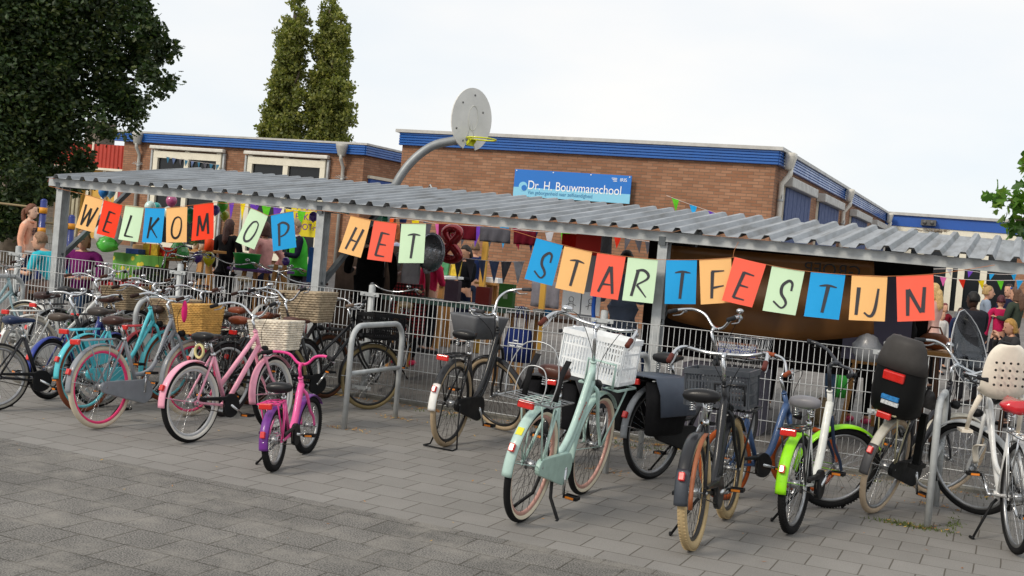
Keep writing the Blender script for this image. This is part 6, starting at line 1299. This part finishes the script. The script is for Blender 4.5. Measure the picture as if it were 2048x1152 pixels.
# yellow banner with violet letters
p=gd(612,437,19.8); b=MB(); b.box((0,0,0),(.62,.01,.62)); bn=thing('poster',b,mat('poster_yellow',s2l('D8C61E'),.7),(p.x,p.y,p.z),'yellow poster with violet and white lettering behind the blue P sheet','poster')
for tx,z,m_ in (('MAAK',.19,'8A4AA8'),('LEKKERE',.02,'7A3A98'),('SMOOTHIE',-.15,'7A3A98')): mk_text('poster_lettering',tx,.15,TM(0,z,-.008),plast(m_),bn)
p=gd(612,565,18.9); b=MB(); b.box((0,0,0),(.55,.02,.6)); thing('cloth_screen',b,mat('lilac_cloth',s2l('A795B4'),.9,0,.25,3),(p.x,p.y,p.z),'lilac cloth screen behind the legs of the green vest woman','cloth screen')
p=gd(655,520,16.4); b=MB(); b.box((0,0,0),(.12,.12,.5)); thing('parasol_cover',b,mat('blue_canvas',s2l('2A6AB8'),.8),(gd(628,520,16.6).x,gd(628,520,16.6).y,gd(628,530,16.6).z),'blue canvas roll beside the middle shelter post','canvas roll')
p=gd(690,440,21.5); b=MB(); b.box((0,0,0),(.2,.01,.28)); thing('notice',b,mat('sign_white',s2l('F2F5F7')),(p.x,WY-.14,gy(690,440,WY).z),'small white notice on the left brick wing','notice')
# dark timber cupboard under H sheet
p=gd(712,560,17.6); b=MB(); b.box((0,0,.75),(1.0,.4,1.5)); thing('wooden_cupboard',b,mat('dark_timber',(.06,.035,.022)),(p.x,p.y+.4,yardz(p.x,p.y)),'dark wooden cupboard behind the person in the black coat','cupboard')
# middle green table
GT=mat('green_grey_top',s2l('4E6E62'),.6,0,.1,3)
t4,c4_,w4=table('long green topped table in the middle stall',760,1062,604,15.0,.75,GT,WOODM,.05)
z4=c4_.z+.004
for px_,d,w_,h,c,lab in ((905,14.8,.19,.3,'4A3444','tall purple box standing on the green table'),(968,14.8,.19,.25,'8E2418','red brown box on the green table'),(1014,14.7,.20,.32,'3E7A22','green box with white emblem on the green table')):
    p=gd(px_,590,d); b=MB(); b.box((0,0,h/2),(w_,.1,h)); o=thing('display_box',b,mat('card_'+c,s2l(c),.6,0,.08,8),(p.x,p.y,z4-.02),lab,'display box','boxes on the green table',.004)
    if c=='3E7A22': b=MB(); b.box((0,-.053,h*.5),(.06,.004,.06)); b.build('emblem',mat('card_pale',s2l('A8B89A'),.6),o)
for px_,lab,w_ in ((885,'white sheets lying at the left of the green table',.3),(935,'open white booklet between purple and red boxes',.28),(1040,'small white paper at the right end of the green table',.2)):
    p=gd(px_,600,14.8); b=MB(); b.box((0,0,.008),(w_,.2,.014),Matrix.Rotation(R(px_%30),3,'Z')); thing('paper_sheets',b,mat('sign_white',s2l('F2F5F7')),(p.x,p.y,z4),lab,'papers')
# back desk with white and red crates behind
t5,c5_,w5=table('pale desk with papers against the brick wall',960,1010,565,18.9,.6,WOODM)
p=gd(985,556,18.8); b=MB()
for i in range(4): b.box((.01*i,0,.01+.02*i),(.3-.02*i,.22,.018))
thing('paper_stack',b,mat('sign_white',s2l('F2F5F7')),(p.x,p.y,c5_.z+.004),'stack of white papers on the pale desk','papers')
t6,c6_,w6=table('white tiled table behind the child with pink sleeves',868,915,552,17.8,.6,mat('sign_white',s2l('F2F5F7')))
for px_,c,lab,w_,h in ((890,'3A8A5A','green picture card on the white table',.12,.2),(911,'D8B82A','yellow leaflet rack on the white table',.16,.28),(880,'B02A2A','small red box on the white table',.1,.12)):
    p=gd(px_,545,17.8); b=MB(); b.box((0,0,h/2),(w_,.05,h),Matrix.Rotation(R(-10),3,'X')); thing('leaflet_holder',b,mat('card_'+c,s2l(c),.6,0,.25,16),(p.x,p.y,c6_.z+.01),lab,'leaflet holder')
# trestle table with bowls
t7,c7_,w7=table('brown trestle table with cups in front of the brick wall',1028,1200,633,14.3,.7,WOODD,WOODM,.05)
z7=c7_.z+.004
def bowl(px_,c,lab,r=.06,h=.07):
    p=gd(px_,622,14.2); b=MB(); b.tube([(0,0,0),(0,0,h*.5),(0,0,h)],[r*.6,r*.9,r],16); thing('cup',b,plast(c),(p.x,p.y,z7),lab,'cup','cups on the trestle table')
bowl(1078,'D8D4CC','white bowl on the trestle table',.08); bowl(1096,'2A86C0','blue cup on the trestle table'); bowl(1112,'C9C4B8','grey cup right of the blue cup'); bowl(1051,'A8A8A0','small glass jar at the left of the trestle table',.045)
p=gd(1035,620,14.2); b=MB(); b.box((0,0,.01),(.25,.15,.012),Matrix.Rotation(R(15),3,'Z')); thing('paper_sheets',b,mat('sign_white',s2l('F2F5F7')),(p.x,p.y,z7),'white sheet curling on the trestle table','papers')
# children drawings pinned on white stand
p=gd(1172,560,13.2); rt=empty('display_stand',(p.x,p.y,yardz(p.x,p.y)),'white display stand with two drawings behind the tan T sheet','display stand'); g=rt.location.z
z_a,z_b=gd(1180,470,13.2).z-g,gd(1165,622,13.2).z-g
b=MB(); b.box((.02,.05,z_a/2),(.2,.06,z_a)); b.box((.02,.05,.02),(.6,.4,.04)); b.build('stand_post',mat('pale_grey_panel',s2l('9FA0A6'),.6,0,.1,4),rt)
for k_,x in enumerate((-.155,.085)):
    b=MB(); b.box((x,-.0,z_b+.09),(.225,.006,.26)); dr=b.build('drawing_sheet',mat('sign_white',s2l('F2F5F7')),rt); b=MB()
    b.tube([(x+.03*math.cos(a),-.005,z_b+.12+.03*math.sin(a)) for a in [2*math.pi*i/12 for i in range(12)]],.003,4,closed=True); b.tube([(x-.03,-.005,z_b+.02),(x-.025,-.005,z_b+.09),(x+.025,-.005,z_b+.09),(x+.03,-.005,z_b+.02)],.003,4)
    b.tube([(x-.06,-.005,z_b+.05),(x,-.005,z_b+.075),(x+.06,-.005,z_b+.05)],.003,4); b.build('drawing_line',INK,dr)
b=MB(); b.box((0,-.03,z_a-.1),(.3,.02,.26)); b.build('clip_board',mat('red_sheet',s2l('C8281A'),.7),rt)
string('blue_strap',[gd(1190,588,13),gd(1187,620,13),gd(1189,655,13)],'blue strap dangling beside the display stand','1E5AC0',.025,'strap')
# hanging panels under the roof
def hang(x0,y0,x1,y1,d,c,lab,name='hanging_cloth'):
    a=gd(x0,y0,d); c_=gd(x1,y1,d); b=MB(); n=14; W_=abs(c_.x-a.x)/ .92; H_=a.z-c_.z
    g=[[V((W_*(i/n-.5),.02*math.sin(i*1.3+j*.3)*(.3+j/6),-H_*j/6)) for i in range(n+1)] for j in range(7)]
    b.add([p for r_ in g for p in r_],[(j*(n+1)+i,j*(n+1)+i+1,(j+1)*(n+1)+i+1,(j+1)*(n+1)+i) for j in range(6) for i in range(n)]); o=thing(name,b,cloth(c),((a.x+c_.x)/2,(a.y+c_.y)/2,a.z),lab,'hanging cloth'); m=o.modifiers.new('s','SOLIDIFY'); m.thickness=.004; return o
hang(873,446,955,482,16.6,'5E1222','dark red cloth hanging behind the foil eight')
hang(957,452,1022,488,16.4,'5A5A62','plain grey cloth hanging right of the foil eight')
hang(1026,460,1072,492,16.2,'5E1222','dark red cloth hanging left of the blue S sheet')
hang(1122,466,1192,504,14.6,'D8210E','bright red cloth hanging above the tan T sheet')
hang(1192,470,1222,512,14.4,'8E9098','light grey cloth hanging above the coral A sheet')
hang(1062,560,1118,618,19.5,'7E7C84','grey violet cloth hung low on the brick wall')
hang(660,410,700,430,15.5,'C8D8D4','pale cloth under the roof above the tan H sheet')
# wooden pole
for x,y0,y1,d,lab in ((972,485,520,17.6,'yellow wooden pole standing right of the dark haired child'),(1088,560,640,18.6,'yellow wooden pole in front of the grey violet cloth')):
    p=gd(x,y0,d); b=MB(); b.box((0,0,p.z/2),(.09,.05,p.z)); thing('wooden_pole',b,mat('yellow_wood',s2l('C99B3C'),.6,0,.1,5),(p.x,p.y,yardz(p.x,p.y)),lab,'pole')
# blue tote bag
p=gd(1037,690,12.4); rt=empty('tote_bag',(p.x,p.y,p.z),'dark blue tote bag with white print hanging behind the fence','bag'); b=MB(); b.loft([[V((x*w_,y*dd,z)) for x,y in ((-1,-1),(0,-1.3),(1,-1),(1,1),(0,1.3),(-1,1))] for z,w_,dd in ((-.18,.14,.05),(0,.15,.06),(.17,.125,.03))]); b.build('bag_body',cloth('1C2A5E'),rt)
for y in(-.03,.03): b=MB(); b.tube(spl([(-.06,y,.16),(-.05,y,.32),(0,y,.42),(.05,y,.32),(.06,y,.16)],4),.01,5,sq=.3); b.build('bag_handle',cloth('1C2A5E'),rt)
b=MB(); 
for i,(w_,z) in enumerate(((.05,.05),(.17,.02),(.15,-.005))): b.box((0,-.075,z),(w_,.003,.012))
b.build('bag_print',WH,rt)
# brown tarp with mirrored lettering
TX=[(1338,486),(1740,520)]; TY=11.62
def tp_(u,v):
    x=lerp(1336,1748,u); yt=lerp(490,523,u); yb=lerp(636,668,u)+26*math.sin(math.pi*min(1,max(0,u)))**.8; 
    p=gy(x,lerp(yt,yb,v),TY); p.y+=.05*math.sin(u*9)*v+.03*math.sin(v*6); return p
def tarpfn(nt,b,NN,LL):
    b.inputs['Base Color'].default_value=(*s2l('94683A'),1); b.inputs['Roughness'].default_value=.35; t=NN('ShaderNodeBsdfTransparent'); t.inputs[0].default_value=(.75,.55,.3,1); mx=NN('ShaderNodeMixShader'); mx.inputs[0].default_value=.08
    tl=NN('ShaderNodeBsdfTranslucent'); tl.inputs[0].default_value=(.35,.16,.03,1); m2=NN('ShaderNodeMixShader'); m2.inputs[0].default_value=.5; o=nt.nodes['Material Output']
    LL(b.outputs[0],m2.inputs[1]); LL(tl.outputs[0],m2.inputs[2]); LL(m2.outputs[0],mx.inputs[1]); LL(t.outputs[0],mx.inputs[2]); LL(mx.outputs[0],o.inputs[0])
    g=NN('ShaderNodeNewGeometry'); nz=NN('ShaderNodeTexNoise'); nz.inputs['Scale'].default_value=2.2; nz.inputs['Detail'].default_value=5; LL(g.outputs['Position'],nz.inputs['Vector']); r=NN('ShaderNodeMapRange'); r.inputs[1].default_value=.35; r.inputs[2].default_value=.7; r.inputs[3].default_value=.6; r.inputs[4].default_value=1.1; LL(nz.outputs[0],r.inputs[0]); s=NN('ShaderNodeVectorMath'); s.operation='SCALE'; s.inputs[0].default_value=s2l('94683A'); LL(r.outputs[0],s.inputs['Scale']); LL(s.outputs[0],b.inputs['Base Color'])
TARP=node_mat('brown_plastic_sheet',tarpfn,.35)
b=MB(); n,m=36,10; o_=tp_(.5,0); g=[[tp_(i/n,j/m)-o_ for i in range(n+1)] for j in range(m+1)]; b.add([p for r_ in g for p in r_],[(j*(n+1)+i,j*(n+1)+i+1,(j+1)*(n+1)+i+1,(j+1)*(n+1)+i) for j in range(m) for i in range(n)])
tr=thing('plastic_sheet',b,TARP,o_,'brown translucent plastic sheet sagging under the right half of the shelter','plastic sheet'); q=tr.modifiers.new('s','SOLIDIFY'); q.thickness=.003
tt=mk_text('sheet_lettering','GROEP',.17,Matrix(((-1,0,0,.62),(0,0,1,-.06),(0,1,0,-.12),(0,0,0,1))),mat('dark_print',s2l('1A1410'),.7),tr)
# added dark sheet, its colour gives the shade inside the stall behind the tarp
p=gy(1545,600,13.6); b=MB(); b.box((0,0,1.0),(3.4,.04,1.5)); thing('stall_shade_sheet',b,cloth('1E1B1C'),(p.x,14.1,yardz(p.x,14.1)+.35),'very dark backcloth of the stall behind the brown sheet','shade sheet')
p=gd(1478,760,12.6); b=MB(); b.box((0,0,.35),(.9,.5,.7)); thing('stall_counter',b,cloth('6A6874'),(p.x-.2,p.y+.3,yardz(p.x,p.y)),'low grey covered counter under the brown sheet','counter')
p=gz(1680,800,.1); b=MB(); b.tube([(0,0,0),(0,0,.5)],[.16,.2],16); thing('waste_bin',b,plast('2E8A34'),(p.x,p.y,.07),'green waste bin between the legs under the brown sheet','bin')
p=gz(1655,855,.06); b=MB(); b.loft([[V((x*w_,y*.07,z)) for x,y in ((-1,-1),(1,-1),(1,1),(-1,1))] for z,w_ in((0,.1),(.2,.12),(.3,.07),(.34,.03))]); thing('paper_bag',b,mat('kraft_bag',s2l('A8926E'),.8,0,.15,12),(p.x-.1,p.y+.1,.05),'crumpled tan paper bag standing under the brown sheet','bag')
p=gz(1685,868,.06); b=MB(); b.box((0,0,.05),(.18,.14,.1),Matrix.Rotation(R(20),3,'Z')); thing('cardboard_box',b,mat('tan_card',s2l('C89A6A')),(p.x,p.y,.05),'small cardboard box on the ground beside pink shoes','box')
# plastic bags on the fence by the right post
for x,y,r_,lab in ((1735,690,.13,'crumpled grey plastic bag tied left of the round fence post'),(1795,693,.12,'grey plastic bag hanging right of the round fence post')):
    p=gd(x,y,11.2); b=MB(); b.loft([[V((math.cos(a)*rr*(1+.18*math.sin(4*a+z*30)),math.sin(a)*rr*.6,z)) for a in [2*math.pi*i/18 for i in range(18)]] for z,rr in((-.16,r_*.6),(-.08,r_*1.1),(0,r_),(.08,r_*.6),(.12,.02))]); thing('plastic_bag',b,mat('grey_plastic_film',s2l('8E9094'),.3,0,.15,9,.5,30,coat=.3),p,lab,'plastic bag')
# benches and table on the right
t8,c8_,w8=table('brown slatted picnic table right of the black child seat',1826,1905,700,13.2,.7,WOODM,WOODD,.05)
t9,c9_,w9=table('wooden table end near the blond child',1990,2060,715,13.4,.6,WOODM,WOODD,.05)
p=gd(1868,686,13.2); b=MB(); b.ell((0,0,.1),(.17,.11,.1),16,8); b.tube([(-.1,0,.15),(-.05,0,.26),(.05,0,.26),(.1,0,.15)],.012,6); thing('handbag',b,mat('tan_leather',s2l('9A5A32')),(p.x,p.y,c8_.z),'brown leather handbag on the picnic table','bag')
p=gd(1828,640,15.5); b=MB(); b.tube([(0,0,0),(0,0,.22),(0,0,.27),(0,0,.32)],[.045,.045,.02,.02],12); thing('bottle',b,plast('2A2A2C'),(gd(1822,690,13.2).x,c8_.y,c8_.z),'black bottle with white cap on the picnic table','bottle')
# yellow line on the yard
# playground bars at the far left
def pb(lab,x,yt,d):
    p=gd(x,yt,d); g=yardz(p.x,p.y); rt=empty('play_post',(p.x,p.y,g),lab,'play post','blue posts of the climbing bars'); h=p.z-g; b=MB(); b.cyl((0,0,0),(0,0,h),.055,14); b.ell((0,0,h),(.055,.055,.04),14,6); b.build('post',mat('play_blue',s2l('182C78'),.4,0,.1,5,coat=.3),rt)
    for q in (.16,.5 if yt<430 else .7): b=MB(); b.cyl((0,0,h-q*1.0-.05),(0,0,h-q*1.0+.05),.066,14); b.build('clamp_ring',mat('play_orange',s2l('D8901E'),.5),rt)
    return p
a=pb('taller blue play post behind the girl',88,402,19.5); c_=pb('shorter blue play post behind the turquoise shirt',144,434,19.8)
string('play_bar',[gd(-40,402,19.6),gd(30,410,19.6),gd(88,417,19.5)],'horizontal steel bar running left from the taller blue post','8A7A5A',.02,'bar')
string('play_bar',[gd(88,445,19.5),gd(144,451,19.8)],'short steel bar between the two blue play posts','8A7A5A',.02,'bar')
p=gd(160,470,20.5); b=MB(); b.box((0,0,.8),(.7,.1,.1)); 
# bench under the seated people
p=gd(150,540,16.3); g=yardz(p.x,p.y); rt=empty('bench',(p.x,p.y+.1,g),'plain wooden bench carrying the two seated people','bench'); b=MB(); b.box((0,0,.42),(2.4,.4,.05)); b.build('seat',WOODD,rt)
for x in(-1,1): b=MB(); b.box((x,0,.2),(.06,.35,.4)); b.build('leg',WOODD,rt)
# person's stroller style toys at the middle
p=gd(128,568,15.8); b=MB(); b.ell((0,0,.12),(.16,.12,.12),14,8); thing('green_ball',b,plast('2EA82E'),(gd(130,560,15.6).x,gd(130,560,15.6).y,yardz(-13,13)),'green ball lying beside the left shelter post','ball')
